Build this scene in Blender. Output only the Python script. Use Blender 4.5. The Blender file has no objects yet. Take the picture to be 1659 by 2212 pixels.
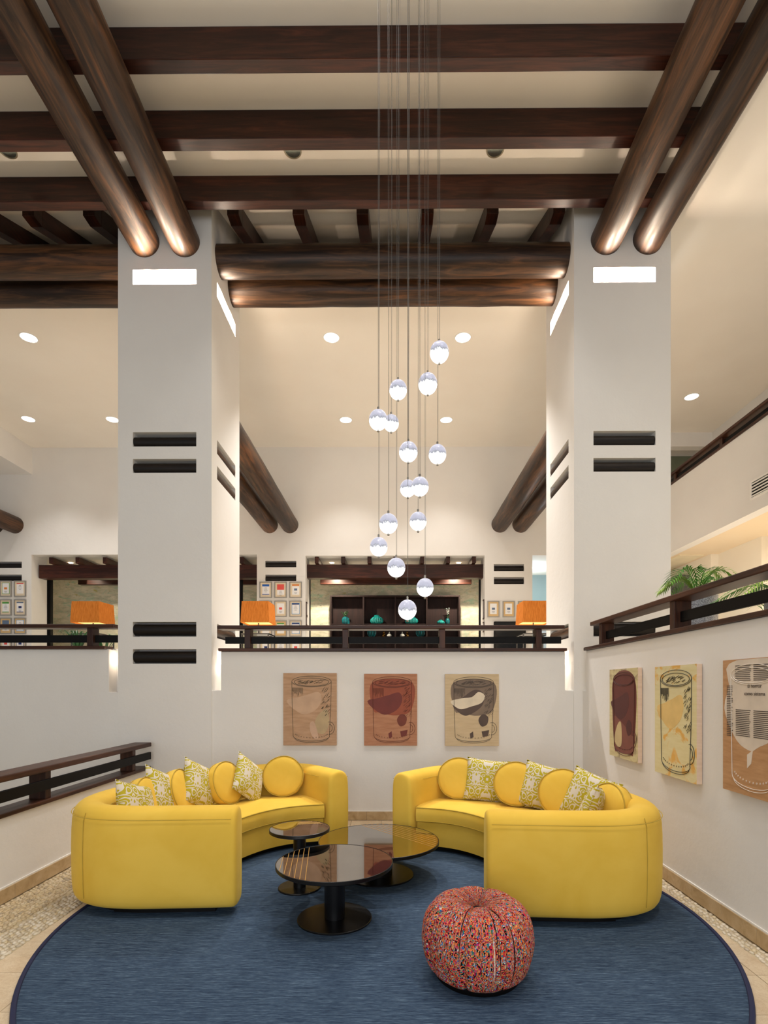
import bpy, bmesh, math, random
from mathutils import Vector, Matrix
R = random.Random(7)
S = bpy.context.scene
COL = S.collection
PI = math.pi

# ------------------------------------------------------------------ camera
F_PX, PPX, HOR, YAW, CAMZ = 1150.0, 843.0, 1485.0, math.radians(0.35), 1.6
cd = bpy.data.cameras.new('camera'); cam = bpy.data.objects.new('camera', cd); COL.objects.link(cam)
cam.location = (0, 0, CAMZ); cam.rotation_euler = (PI/2, 0, YAW)
cd.sensor_fit = 'HORIZONTAL'; cd.sensor_width = 24.0; cd.lens = 24.0*F_PX/1659
cd.shift_x = (829.5-PPX)/1659; cd.shift_y = (HOR-1106.0)/1659
cd.clip_start = 0.05; cd.clip_end = 100
S.camera = cam
def ray(px, py):
    u, v = (px-PPX)/F_PX, (HOR-py)/F_PX
    s, c = math.sin(YAW), math.cos(YAW)
    return Vector((-s+u*c, c+u*s, v))
def PY(px, py, Y):
    d = ray(px, py); t = Y/d.y; return Vector((d.x*t, Y, CAMZ+d.z*t))
def PZ(px, py, z):
    d = ray(px, py); t = (z-CAMZ)/d.z; return Vector((d.x*t, d.y*t, z))
def PX_(px, py, X):
    d = ray(px, py); t = X/d.x; return Vector((X, d.y*t, CAMZ+d.z*t))

# ------------------------------------------------------------------ world, view, big lights
S.view_settings.view_transform = 'Standard'; S.view_settings.look = 'None'
S.view_settings.exposure = 0.0; S.view_settings.gamma = 1.0
try: S.view_settings.use_curve_mapping = False
except Exception: pass
W = bpy.data.worlds.new('world'); S.world = W; W.use_nodes = True
W.node_tree.nodes['Background'].inputs[0].default_value = (0.97, 0.98, 1.0, 1)
W.node_tree.nodes['Background'].inputs[1].default_value = 0.29
S.cycles.use_denoising = True
S.cycles.max_bounces = 8
S.cycles.sample_clamp_indirect = 4.0

def light(kind, name, loc, power, color=(1, .9, .78), rot=(0, 0, 0), size=.1, size_y=None, spot=100, blend=.6, spec=1.0):
    l = bpy.data.lights.new(name, kind); l.energy = power; l.color = color
    if kind == 'AREA':
        l.size = size
        if size_y: l.shape = 'RECTANGLE'; l.size_y = size_y
    elif kind == 'SPOT':
        l.spot_size = math.radians(spot); l.spot_blend = blend; l.shadow_soft_size = size
    else: l.shadow_soft_size = size
    l.specular_factor = spec
    o = bpy.data.objects.new(name, l); o.location = loc; o.rotation_euler = rot; COL.objects.link(o); return o
# soft fill light added behind the camera to brighten camera-facing surfaces
light('AREA', 'hall_fill', (-.5, -4.5, 2.4), 305, (.93, .97, 1.0), (math.radians(86), 0, 0), 8, 4)
# downlights over the lounge (in the beamed ceiling)
for x, y, p in ((-2.3, 2.3, 215), (.2, 2.3, 180), (2.0, 2.3, 300), (-1.05, 5.78, 110), (1.1, 5.78, 130), (-.2, 3.75, 95)):
    light('SPOT', 'lounge_downlight', (x, y, 7.40), p, (1, .975, .95), (0, 0, 0), .06, spot=88, blend=.8)
# downlights of the lobby ceiling
LOBBY = [PZ(px, py, 7.16) for px, py in ((62, 729), (61, 905), (243, 906), (716, 729), (1000, 729), (747, 907), (964, 907), (1494, 857))]
for p in LOBBY:
    light('SPOT', 'lobby_downlight', (p.x, p.y, 7.12), 820 if p.y < 10 else 170, (1, .96, .92), (0, 0, 0), .08, spot=92, blend=.7)

# unseen fill lights added: upward behind the gallery parapet, downward over the right bay
light('AREA', 'gallery_fill', (6.0, 3.2, 4.6), 42, (1, .95, .88), (PI, 0, 0), .8, 4)
for x, y, p in ((3.9, 3.6, 70), (3.9, 1.6, 60)):
    light('SPOT', 'bay_fill', (x, y, 7.12), p, (1, .96, .90), (math.radians(14), math.radians(8), 0), .08, spot=100, blend=.8)

# ------------------------------------------------------------------ colour and material helpers
def srgb(h):
    h = h.lstrip('#'); c = [int(h[i:i+2], 16)/255 for i in (0, 2, 4)]
    return tuple(x/12.92 if x <= .04045 else ((x+.055)/1.055)**2.4 for x in c) + (1,)
MATS = {}
class NT:
    def __init__(s, name, rough=.6, metal=0, spec=.5):
        s.m = bpy.data.materials.new(name); s.m.use_nodes = True; s.t = s.m.node_tree
        s.b = s.t.nodes['Principled BSDF']
        s.b.inputs['Roughness'].default_value = rough; s.b.inputs['Metallic'].default_value = metal
        s.b.inputs['Specular IOR Level'].default_value = spec
    def n(s, typ, **k):
        o = s.t.nodes.new(typ)
        for a, v in k.items():
            if a.startswith('i_'): o.inputs[a[2:].replace('_', ' ')].default_value = v
            else: setattr(o, a, v)
        return o
    def l(s, a, b): s.t.links.new(a, b)
    def coord(s, scale=(1, 1, 1), kind='Object', rot=(0, 0, 0)):
        c = s.n('ShaderNodeTexCoord'); m = s.n('ShaderNodeMapping'); m.inputs['Scale'].default_value = scale; m.inputs['Rotation'].default_value = rot
        s.l(c.outputs[kind], m.inputs[0]); return m.outputs[0]
    def noise(s, vec, scale=5, detail=4, rough=.5, dist=0):
        o = s.n('ShaderNodeTexNoise'); o.inputs['Scale'].default_value = scale; o.inputs['Detail'].default_value = detail
        o.inputs['Roughness'].default_value = rough; o.inputs['Distortion'].default_value = dist; s.l(vec, o.inputs['Vector']); return o.outputs['Fac']
    def ramp(s, fac, stops, interp='LINEAR'):
        r = s.n('ShaderNodeValToRGB'); e = r.color_ramp.elements; r.color_ramp.interpolation = interp
        while len(e) < len(stops): e.new(.5)
        for el, (p, c) in zip(e, stops): el.position = p; el.color = srgb(c) if isinstance(c, str) else c
        s.l(fac, r.inputs[0]); return r.outputs[0]
    def mix(s, fac, a, b, mode='MIX'):
        m = s.n('ShaderNodeMix', data_type='RGBA', blend_type=mode)
        if isinstance(fac, (int, float)): m.inputs[0].default_value = fac
        else: s.l(fac, m.inputs[0])
        for i, v in ((6, a), (7, b)):
            if isinstance(v, str): m.inputs[i].default_value = srgb(v)
            elif isinstance(v, tuple): m.inputs[i].default_value = v
            else: s.l(v, m.inputs[i])
        return m.outputs[2]
    def color(s, v):
        if isinstance(v, str): s.b.inputs['Base Color'].default_value = srgb(v)
        else: s.l(v, s.b.inputs['Base Color'])
    def bump(s, h, strength=.3, dist=.01):
        b = s.n('ShaderNodeBump'); b.inputs['Strength'].default_value = strength; b.inputs['Distance'].default_value = dist
        s.l(h, b.inputs['Height']); s.l(b.outputs[0], s.b.inputs['Normal'])
def plain(name, col, rough=.6, metal=0, spec=.5, var=.06, vs=6):
    if name in MATS: return MATS[name]
    t = NT(name, rough, metal, spec); c = srgb(col)
    f = t.noise(t.coord(), vs, 3)
    t.color(t.ramp(f, [(.3, tuple(x*(1-var) for x in c[:3])+(1,)), (.7, tuple(min(1, x*(1+var)) for x in c[:3])+(1,))]))
    MATS[name] = t.m; return t.m
def emit(name, col, strength):
    if name in MATS: return MATS[name]
    m = bpy.data.materials.new(name); m.use_nodes = True; b = m.node_tree.nodes['Principled BSDF']
    b.inputs['Base Color'].default_value = srgb(col); b.inputs['Emission Color'].default_value = srgb(col); b.inputs['Emission Strength'].default_value = strength
    MATS[name] = m; return m
def plaster(name, a, b, bump=.25):
    t = NT(name, .75, spec=.25); v = t.coord(kind='Object')
    t.color(t.ramp(t.noise(v, 1.3, 5), [(.3, a), (.7, b)]))
    t.bump(t.noise(v, 9, 6, .6), bump, .012); return t.m
M_PLASTER = plaster('white_plaster', '#e8e4df', '#ece9e4')
M_CEIL = plaster('warm_lit_ceiling', '#f0e8dc', '#f3ece1', .08)  # plaster tinted warmer: bounced warm light put into the ceiling colour
M_SOFFIT = plaster('warm_lit_soffit', '#eed9b8', '#f0ddc0', .05)  # peach tone carries the warm light from below in the base colour
def wood(name, stops, axis, rough=.42, coat=.15, sc=1.0, bump=.15):
    t = NT(name, rough, spec=.3)
    s = [9.0*sc]*3; s[axis] = .7*sc; v = t.coord(tuple(s))
    g = t.noise(v, 2.2, 8, .62, 1.2)
    s2 = [1.6*sc]*3; s2[axis] = .35*sc; big = t.noise(t.coord(tuple(s2)), 1.5, 3, .5, .4)
    add = t.n('ShaderNodeMath', operation='MULTIPLY_ADD'); t.l(g, add.inputs[0]); add.inputs[1].default_value = .62
    mm = t.n('ShaderNodeMath', operation='MULTIPLY'); t.l(big, mm.inputs[0]); mm.inputs[1].default_value = .42
    t.l(mm.outputs[0], add.inputs[2])
    t.color(t.ramp(add.outputs[0], stops)); t.bump(g, bump, .004)
    t.b.inputs['Coat Weight'].default_value = coat; t.b.inputs['Coat Roughness'].default_value = .3
    return t.m
LOGS = [(.36, '#120b07'), (.47, '#2a1a10'), (.56, '#47301e'), (.68, '#70482a')]
BEAM = [(.36, '#1a0904'), (.5, '#30140a'), (.66, '#502617')]
RAIL = [(.36, '#1f0e07'), (.5, '#371c10'), (.66, '#54301d')]
M_LOG = [wood('log_wood_%s' % 'xyz'[i], LOGS, i, .5, .12, .8, .3) for i in range(3)]
M_BEAM = [wood('beam_wood_%s' % 'xyz'[i], BEAM, i, .4, .15) for i in range(3)]
M_RAIL = [wood('rail_wood_%s' % 'xyz'[i], RAIL, i, .45, .08) for i in range(3)]
M_BLACK = plain('black_lacquered_wood', '#070505', .55, spec=.2, var=.3)
M_STUB = wood('stub_wood', [(.36, '#070403'), (.55, '#140d0a'), (.7, '#261a13')], 0, .5, .05, 1.5)

# ------------------------------------------------------------------ mesh helpers
class MB:
    def __init__(s): s.v = []; s.f = []; s.c = None
    def add(s, vs, fs):
        o = len(s.v); s.v += [tuple(p) for p in vs]; s.f += [tuple(i+o for i in f) for f in fs]; return s
    def box(s, x0, x1, y0, y1, z0, z1):
        if x0 > x1: x0, x1 = x1, x0
        if y0 > y1: y0, y1 = y1, y0
        if z0 > z1: z0, z1 = z1, z0
        return s.add([(x0,y0,z0),(x1,y0,z0),(x1,y1,z0),(x0,y1,z0),(x0,y0,z1),(x1,y0,z1),(x1,y1,z1),(x0,y1,z1)],
                     [(3,2,1,0),(4,5,6,7),(0,1,5,4),(1,2,6,5),(2,3,7,6),(3,0,4,7)])
    def tube(s, pts, r, n=8, cap=True, closed=False):
        pts = [Vector(p) for p in pts]; m = len(pts); rs = r if isinstance(r, (list, tuple)) else [r]*m
        rings = []; prev = None
        for i, p in enumerate(pts):
            if closed: t = pts[(i+1) % m]-pts[i-1]
            else: t = pts[min(i+1, m-1)]-pts[max(i-1, 0)]
            t.normalize()
            if prev is None:
                a = Vector((0, 0, 1)) if abs(t.z) < .9 else Vector((1, 0, 0)); u = t.cross(a).normalized()
            else: u = (prev-t*prev.dot(t)).normalized()
            prev = u; w = t.cross(u)
            rings.append([p+(u*math.cos(2*PI*k/n)+w*math.sin(2*PI*k/n))*rs[i] for k in range(n)])
        vs = [q for g in rings for q in g]; fs = []
        for i in range(m if closed else m-1):
            j = (i+1) % m
            for k in range(n): fs.append((i*n+k, i*n+(k+1) % n, j*n+(k+1) % n, j*n+k))
        if cap and not closed: fs += [tuple(range(n))[::-1], tuple((m-1)*n+k for k in range(n))]
        return s.add(vs, fs)
    def lathe(s, prof, n=32, o=(0, 0, 0), fn=None, cap=True):
        vs = []; fs = []; m = len(prof)
        for i, (r, z) in enumerate(prof):
            for k in range(n):
                a = 2*PI*k/n; rr = r*(fn(a, i/(m-1)) if fn else 1)
                vs.append((o[0]+rr*math.cos(a), o[1]+rr*math.sin(a), o[2]+z))
        for i in range(m-1):
            for k in range(n): fs.append((i*n+k, i*n+(k+1) % n, (i+1)*n+(k+1) % n, (i+1)*n+k))
        if cap: fs += [tuple(range(n))[::-1], tuple((m-1)*n+k for k in range(n))]
        else: fs += [((m-1)*n+k, (m-1)*n+(k+1) % n, (k+1) % n, k) for k in range(n)]
        return s.add(vs, fs)
    def prism(s, poly, z0, z1):
        n = len(poly)
        return s.add([(x, y, z0) for x, y in poly]+[(x, y, z1) for x, y in poly],
                     [tuple(range(n))[::-1], tuple(range(n, 2*n))]+[(i, (i+1) % n, n+(i+1) % n, n+i) for i in range(n)])
    def panel(s, P, u, v, n, w, h, holes, t, edges=True):
        """slab w x h starting at P, axes u, v; outward normal n; holes (u0,u1,v0,v1,depth or None=through); thickness t"""
        P, u, v, n = Vector(P), Vector(u), Vector(v), Vector(n)
        us = sorted({0, w, *[x for q in holes for x in q[:2]]}); vs = sorted({0, h, *[x for q in holes for x in q[2:4]]})
        def pt(a, b, d=0): return P+u*a+v*b-n*d
        flip = u.cross(v).dot(n) < 0
        def quad(a, b, c, d): s.add([a, b, c, d], [(3, 2, 1, 0) if flip else (0, 1, 2, 3)])
        for i in range(len(us)-1):
            for j in range(len(vs)-1):
                a0, a1, b0, b1 = us[i], us[i+1], vs[j], vs[j+1]; ca, cb = (a0+a1)/2, (b0+b1)/2
                q = next((q for q in holes if q[0] < ca < q[1] and q[2] < cb < q[3]), None)
                if q is None: quad(pt(a0, b0), pt(a1, b0), pt(a1, b1), pt(a0, b1))
                if edges and (q is None or q[4] is not None): quad(pt(a0, b1, t), pt(a1, b1, t), pt(a1, b0, t), pt(a0, b0, t))
        for a0, a1, b0, b1, d in holes:
            e = t if d is None else d
            quad(pt(a0, b0), pt(a0, b1), pt(a0, b1, e), pt(a0, b0, e)); quad(pt(a1, b0), pt(a1, b0, e), pt(a1, b1, e), pt(a1, b1))
            quad(pt(a0, b0), pt(a0, b0, e), pt(a1, b0, e), pt(a1, b0)); quad(pt(a0, b1), pt(a1, b1), pt(a1, b1, e), pt(a0, b1, e))
            if d is not None: quad(pt(a0, b0, e), pt(a1, b0, e), pt(a1, b1, e), pt(a0, b1, e))
        if not edges: return s
        quad(pt(0, 0), pt(0, h), pt(0, h, t), pt(0, 0, t)); quad(pt(w, 0), pt(w, 0, t), pt(w, h, t), pt(w, h))
        quad(pt(0, 0), pt(0, 0, t), pt(w, 0, t), pt(w, 0)); quad(pt(0, h), pt(w, h), pt(w, h, t), pt(0, h, t))
        return s
    def build(s, name, mat, parent=None, smooth=False, bevel=0, seg=2, local=False, recalc=True, angle=None):
        me = bpy.data.meshes.new(name); off = Vector((0, 0, 0))
        if parent is not None and not local:
            q = parent
            while q: off += q.location; q = q.parent
        me.from_pydata([tuple(Vector(p)-off) for p in s.v], [], s.f)
        if recalc:
            bm = bmesh.new(); bm.from_mesh(me); bmesh.ops.recalc_face_normals(bm, faces=bm.faces); bm.to_mesh(me); bm.free()
        me.materials.append(mat)
        if smooth:
            me.polygons.foreach_set('use_smooth', [True]*len(me.polygons))
            if smooth != 'all':
                try: me.set_sharp_from_angle(angle=math.radians(angle or 40))
                except Exception: pass
        o = bpy.data.objects.new(name, me); COL.objects.link(o)
        if parent is not None: o.parent = parent
        if bevel:
            b = o.modifiers.new('bevel', 'BEVEL'); b.width = bevel; b.segments = seg; b.limit_method = 'ANGLE'
        return o
def root(name, loc, label, cat, group=None, rot=(0, 0, 0)):
    o = bpy.data.objects.new(name, None); COL.objects.link(o); o.location = loc; o.rotation_euler = rot; o.empty_display_size = .1
    tag(o, label, cat, group); return o
def tag(o, label=None, cat=None, group=None, kind=None):
    if label: o['label'] = label
    if cat: o['category'] = cat
    if group: o['group'] = group
    if kind: o['kind'] = kind
    return o
def struct(o): o['kind'] = 'structure'; return o
def copy_tree(o, parent=None):
    c = o.copy(); COL.objects.link(c); c.parent = parent
    for ch in [k for k in o.children]: copy_tree(ch, c)
    return c
def catmull(pts, n, closed=False):
    P = [Vector(p) for p in pts]; m = len(P); dense = []
    for i in range(m if closed else m-1):
        a, b, c, d = (P[i-1] if (i or closed) else P[0]*2-P[1]), P[i], P[(i+1) % m], (P[(i+2) % m] if (closed or i+2 < m) else P[-1]*2-P[-2])
        for k in range(16):
            t = k/16; dense.append(.5*((2*b)+(c-a)*t+(2*a-5*b+4*c-d)*t*t+(3*b-a-3*c+d)*t**3))
    dense.append(P[0] if closed else P[-1])
    L = [0]
    for a, b in zip(dense, dense[1:]): L.append(L[-1]+(b-a).length)
    out = []; j = 0; cnt = n if closed else n-1
    for i in range(n):
        s = L[-1]*i/cnt
        while j < len(L)-2 and L[j+1] < s: j += 1
        f = (s-L[j])/max(1e-9, L[j+1]-L[j]); out.append(dense[j].lerp(dense[j+1], min(1, f)))
    return out
def text(body, size, mat, parent, loc, rot, name='lettering', align='CENTER'):
    c = bpy.data.curves.new(name, 'FONT'); c.body = body; c.size = size; c.align_x = align; c.align_y = 'CENTER'; c.extrude = .0004
    t = bpy.data.objects.new(name, c); COL.objects.link(t)
    bpy.context.view_layer.update()
    me = bpy.data.meshes.new_from_object(t); COL.objects.unlink(t); bpy.data.objects.remove(t)
    me.materials.clear(); me.materials.append(mat)
    o = bpy.data.objects.new(name, me); COL.objects.link(o); o.parent = parent; o.location = loc; o.rotation_euler = rot; return o

# ------------------------------------------------------------------ setting
YB = 6.40            # back wall of the lounge
XR = 2.27            # right wall
XL = -2.90           # low ramp wall
YF = 12.30           # far lobby wall
ZU = 1.45            # upper floor
ZC = 7.16            # lobby ceiling
ZB = 7.44            # beamed ceiling
SILL = 2.034

M_STONE = None
def stone():
    t = NT('cream_marble', .35, spec=.5); v = t.coord(kind='Object')
    r = t.n('ShaderNodeObjectInfo'); 
    base = t.ramp(t.noise(v, 2.5, 6, .6, .8), [(.3, '#cbb393'), (.5, '#d8c4a6'), (.72, '#e0d0b6')])
    vein = t.ramp(t.noise(v, 14, 8, .7, 2.0), [(.46, (1, 1, 1, 1)), (.5, srgb('#cdb491')), (.54, (1, 1, 1, 1))])
    c = t.mix(.35, base, vein, 'MULTIPLY')
    hv = t.n('ShaderNodeHueSaturation'); t.l(c, hv.inputs['Color'])
    mr = t.n('ShaderNodeMapRange'); t.l(r.outputs['Random'], mr.inputs[0]); mr.inputs[3].default_value = .93; mr.inputs[4].default_value = 1.05
    t.l(mr.outputs[0], hv.inputs['Value']); t.color(hv.outputs[0]); return t.m
M_STONE = stone()
M_SKIRT = (lambda t: (t.color(t.ramp(t.noise(t.coord(), 6, 8, .65, 1.2), [(.3, '#a88c62'), (.5, '#bda178'), (.7, '#cdb48e')])), t.m)[1])(NT('tan_marble', .4))
M_GROUT = plain('pale_grout', '#c8b796', .8)
M_PEB = NT('river_pebbles', .5)
_a = M_PEB.n('ShaderNodeAttribute', attribute_name='Col'); M_PEB.color(_a.outputs['Color']); M_PEB = M_PEB.m

floor = struct(MB().box(-9, XR+.02, -6, YB+.3, -.12, -.012).build('floor', M_GROUT))
# floor tiles near the frame, each a part
RC, RR = Vector((-.06, 3.80, 0)), 2.18      # rug
ts = .36; tile0 = None; tb = MB().box(0, ts-.003, 0, ts-.003, -.014, 0)
ny = 0
y = 2.615-ts
while y < YB-.02:
    x = -2.30
    while x < 2.13:
        w = min(ts, 2.145-x); h = min(ts, YB-y)
        far = max((Vector((cx, cy, 0))-RC).length for cx in (x, x+w) for cy in (y, y+h))
        if far > RR-.03:
            if abs(w-ts) < 1e-6 and abs(h-ts) < 1e-6:
                if tile0 is None: tile0 = tb.build('tile', M_STONE, floor, local=True, bevel=.0015, seg=1); o = tile0
                else: o = tile0.copy(); COL.objects.link(o); o.parent = floor
                o.location = (x, y, 0)
            else: o = MB().box(0, w-.003, 0, h-.003, -.014, 0).build('tile', M_STONE, floor, local=True); o.location = (x, y, 0)
        x += ts
    y += ts
# pebble strips (too many and too small to pick apart)
def pebbles(x0, x1, y0, y1, n, pal, seed):
    r = random.Random(seed); mb = MB(); cols = []
    gx = max(1, int((x1-x0)/.027)); gy = int((y1-y0)/.038)
    for i in range(gx):
        for j in range(gy):
            cx = x0+(x1-x0)*(i+.5+r.uniform(-.25, .25))/gx; cy = y0+(y1-y0)*(j+.5+(.5 if i % 2 else 0)+r.uniform(-.25, .25))/gy
            a, b = r.uniform(.011, .016), r.uniform(.016, .024); h = r.uniform(.0015, .003); th = r.uniform(-.5, .5); k = 7
            vs = []
            for q, zz in ((1, -.011), (.95, -.008), (.55, -.008+h+.004)):
                for m in range(k):
                    an = 2*PI*m/k; px, py = a*q*math.cos(an), b*q*math.sin(an)
                    vs.append((cx+px*math.cos(th)-py*math.sin(th), cy+px*math.sin(th)+py*math.cos(th), zz))
            fs = [(m, (m+1) % k, k+(m+1) % k, k+m) for m in range(k)]+[(k+m, k+(m+1) % k, 2*k+(m+1) % k, 2*k+m) for m in range(k)]+[tuple(range(2*k, 3*k))]
            mb.add(vs, fs); cols += [srgb(r.choice(pal))]*len(fs)
    o = mb.build('pebble_inlay', M_PEB, floor, smooth='all', recalc=False); o['kind'] = 'stuff'
    ca = o.data.color_attributes.new('Col', 'FLOAT_COLOR', 'CORNER'); li = 0; buf = []
    for p, c in zip(o.data.polygons, cols): buf += list(c)*p.loop_total
    ca.data.foreach_set('color', buf); return o
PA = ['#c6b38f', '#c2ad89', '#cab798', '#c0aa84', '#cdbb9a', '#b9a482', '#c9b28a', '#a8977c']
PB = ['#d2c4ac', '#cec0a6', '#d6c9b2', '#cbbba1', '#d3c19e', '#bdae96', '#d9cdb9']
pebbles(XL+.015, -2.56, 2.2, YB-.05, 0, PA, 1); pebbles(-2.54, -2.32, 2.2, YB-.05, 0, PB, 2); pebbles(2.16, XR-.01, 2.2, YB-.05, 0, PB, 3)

# back wall of the lounge, notched at the pillars
def px2x(px, Y): return PY(px, 1485, Y).x
xn0, xn1 = px2x(476, YB), px2x(1222, YB)
XPL0, XPL1 = px2x(255, YB), px2x(457, YB)      # left pillar
XPR0, XPR1 = px2x(1240, YB), px2x(1449, YB)    # right pillar
ZN = 1.565
yb = YB+.02
w = MB()
def outline(mb, pts, a0, a1, ax):
    n = len(pts); f = (lambda p, d: (p[0], d, p[1])) if ax == 1 else (lambda p, d: (d, p[0], p[1]))
    return mb.add([f(p, a0) for p in pts]+[f(p, a1) for p in pts], [tuple(range(n)), tuple(range(2*n-1, n-1, -1))]+[(i, (i+1) % n, n+(i+1) % n, n+i) for i in range(n)])
outline(w, [(XPL1-.05, -.012), (XR+.1, -.012), (XR+.1, ZN), (xn1, ZN), (xn1, SILL), (xn0, SILL), (xn0, ZN), (XPL1-.05, ZN)], yb, yb+.16, 1)
struct(w.build('wall_back', M_PLASTER, bevel=.008))
# wall behind the ramp, left of the pillar
xl1 = px2x(234, YB)
w = MB(); outline(w, [(-9, -.6), (XPL0+.02, -.6), (XPL0+.02, PY(0, 1495, YB).z), (xl1, PY(0, 1495, YB).z), (xl1, PY(0, 1402, YB).z), (-9, PY(0, 1402, YB).z)], YB+.012, YB+.2, 1)
struct(w.build('wall_left_of_pillar', M_PLASTER, bevel=.008))
# niche back behind left notch
struct(MB().box(xl1-.3, XPL0+.05, YB+.2, YB+.26, ZN-.4, PY(0, 1399, YB).z).build('wall_notch', M_PLASTER))
# right wall
yr1 = PX_(1266, 1400, XR).y
w = MB(); outline(w, [(-1.5, -.012), (YB+.02, -.012), (YB+.02, ZN), (yr1, ZN), (yr1, SILL), (-1.5, SILL)], XR, XR+.16, 0)
struct(w.build('wall_right', M_PLASTER, bevel=.008))
# low wall of the ramp
ZL = PX_(0, 1762, XL).z
struct(MB().box(XL-.16, XL, -1.0, YB-.01, -.012, ZL-.02).build('wall_left', M_PLASTER, bevel=.006))
struct(MB().box(-9, XL-.16, -1, YB, -.7, -.5).build('ramp_floor', M_GROUT)) if False else None
# stone skirting in single pieces
def skirting(name, side):
    base = None; r0 = root(name, (0, 0, 0), None, None); struct(r0)
    if side == 'back':
        x = xn0-.4
        while x < XR-.02:
            MB().box(x, min(x+.358, XR-.014), yb-.014, yb, 0, .105).build('skirting_stone', M_SKIRT, r0, bevel=.002, seg=1); x += .36
    else:
        y = 1.165
        while y < YB-.02:
            x0, x1 = (XR-.014, XR) if side == 'right' else (XL, XL+.014)
            MB().box(x0, x1, y, min(y+.358, YB), 0, .105).build('skirting_stone', M_SKIRT, r0, bevel=.002, seg=1); y += .36
for nm, sd in (('baseboard_back', 'back'), ('baseboard_right', 'right'), ('baseboard_left', 'left')): skirting(nm, sd)

MB_ = plain('white_bead', '#efebe4', .6)
struct(MB().box(xn0-.4, XR-.008, yb-.009, yb-.0005, .1055, .117).build('trim_2', MB_)); struct(MB().box(XR-.009, XR-.0005, 1.165, YB+.0, .1055, .117).build('trim_3', MB_)); struct(MB().box(XL+.0005, XL+.009, 1.165, YB-.02, .1055, .117).build('trim_4', MB_))
# upper floor slab
M_UP = plain('upper_floor_stone', '#e2dacb', .35)
struct(MB().box(-14, 7.2, YB+.2, 15, ZU-.2, ZU).box(XR+.16, 7.2, -1.5, YB+.2, ZU-.2, ZU).build('floor_upper', M_UP))

# far lobby wall with openings
def zf(py, Y=YF): return CAMZ+(HOR-py)/F_PX*Y
def xf(px, Y=YF): return px2x(px, Y)
X0 = -14.0
def hole(x0, x1, y0, y1, d): return (xf(x0)-X0, xf(x1)-X0, zf(y1)-ZU if y1 else 0.0, zf(y0)-ZU, d)
holes = [(xf(68)-X0, xf(555)-X0, 0.0, zf(1197)-ZU, None), (xf(660)-X0, xf(1047)-X0, 0.0, zf(1200)-ZU, None), (xf(1150)-X0, xf(1230)-X0, 0.0, zf(1200)-ZU, None)]
FSTUBS = [(573, 640, 1211, 1225), (573, 640, 1241, 1255), (1067, 1132, 1219, 1234), (1067, 1132, 1247, 1262), (-20, 47, 1212, 1226), (-20, 47, 1240, 1254)]
for a in FSTUBS: holes.append((xf(a[0])-X0, xf(a[1])-X0, zf(a[3])-ZU, zf(a[2])-ZU, .12))
w = MB().panel((X0, YF, ZU), (1, 0, 0), (0, 0, 1), (0, -1, 0), 7.3-X0, ZC-ZU+.1, holes, .55)
far_wall = struct(w.build('wall_far', M_PLASTER, recalc=False))
for a in FSTUBS:
    z = (zf(a[3])+zf(a[2]))/2-.012; MB().tube([(xf(a[0])+.01, YF+.06, z), (xf(a[1])-.01, YF+.06, z)], .062, 20).build('log_stub', M_STUB, far_wall, smooth=True)
# ceilings
struct(MB().box(-14, 3.28, 7.42, YF+.1, ZC, ZC+.1).box(3.28, 7.3, -1.5, YF+.1, ZC, ZC+.1).build('ceiling_lobby', M_CEIL))
struct(MB().box(-14, 3.30, -1.5, 6.28, ZB, ZB+.1).box(3.28, 3.36, -1.5, 7.5, ZC+.02, ZB+1.2).build('ceiling_lounge', M_CEIL))
# rising roof between the lounge and the lobby
g = math.tan(math.radians(24))
w = MB()
zr = ZB+.12
w.add([(-14, 6.28, zr-.0), (3.3, 6.28, zr-.0), (3.3, 6.62, zr), (-14, 6.62, zr), (3.3, 8.6, zr+g*1.98), (-14, 8.6, zr+g*1.98),
       (-14, 6.28, zr+.1), (3.3, 6.28, zr+.1), (3.3, 6.62, zr+.1), (-14, 6.62, zr+.1), (3.3, 8.6, zr+.1+g*1.98), (-14, 8.6, zr+.1+g*1.98)],
      [(0, 1, 2, 3), (3, 2, 4, 5), (6, 9, 8, 7), (9, 11, 10, 8), (0, 6, 7, 1), (5, 4, 10, 11)])
w.box(-14, 3.3, 8.5, 8.6, ZC+.05, zr+g*1.98); w.box(-14, 3.3, 6.2, 6.29, ZB-.0, zr+.1)
struct(w.build('ceiling_roof_slope', M_CEIL))
# left bulkhead of the lobby
struct(MB().box(-14, -8.38, 6.7, YF, PY(67, 1025, YF).z, ZC).build('ceiling_bulkhead', M_PLASTER))
# niches
def mural():
    t = NT('mottled_mural', .7); v = t.coord((1, 1, 1)); vs = t.coord((1.2, 1, 3.2))
    a = t.ramp(t.noise(vs, 2.6, 8, .68, .6), [(.4, '#b9b9a2'), (.5, '#cfc9b2'), (.65, '#e0d8c4')])
    gm = t.ramp(t.noise(vs, 2.2, 8, .7, .9), [(.54, (0, 0, 0, 1)), (.66, (.75, .75, .75, 1))]); c = t.mix(gm, a, '#94c0a4')
    ym = t.ramp(t.noise(t.coord((2, 2, 5), rot=(0, 0, 1)), 2.6, 6, .65, 1), [(.6, (0, 0, 0, 1)), (.68, (.8, .8, .8, 1))]); c = t.mix(ym, c, '#b5a94e')
    dm = t.ramp(t.noise(vs, 12, 5, .6, 1.5), [(.62, (0, 0, 0, 1)), (.7, (.8, .8, .8, 1))]); c = t.mix(dm, c, '#4c5040')
    t.color(c); t.bump(t.noise(v, 12, 6), .3, .01); return t.m
M_MURAL = mural()
YN = 14.5
w = MB().box(-9.8, 3.05, YN, YN+.1, ZU, 5); struct(w.build('wall_mural', M_MURAL))
w = MB().box(-9.8, -9.7, YF+.5, YN, ZU, 4.9).box(-2.75, -2.68, YF+.5, YN, ZU, 4.9)
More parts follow.
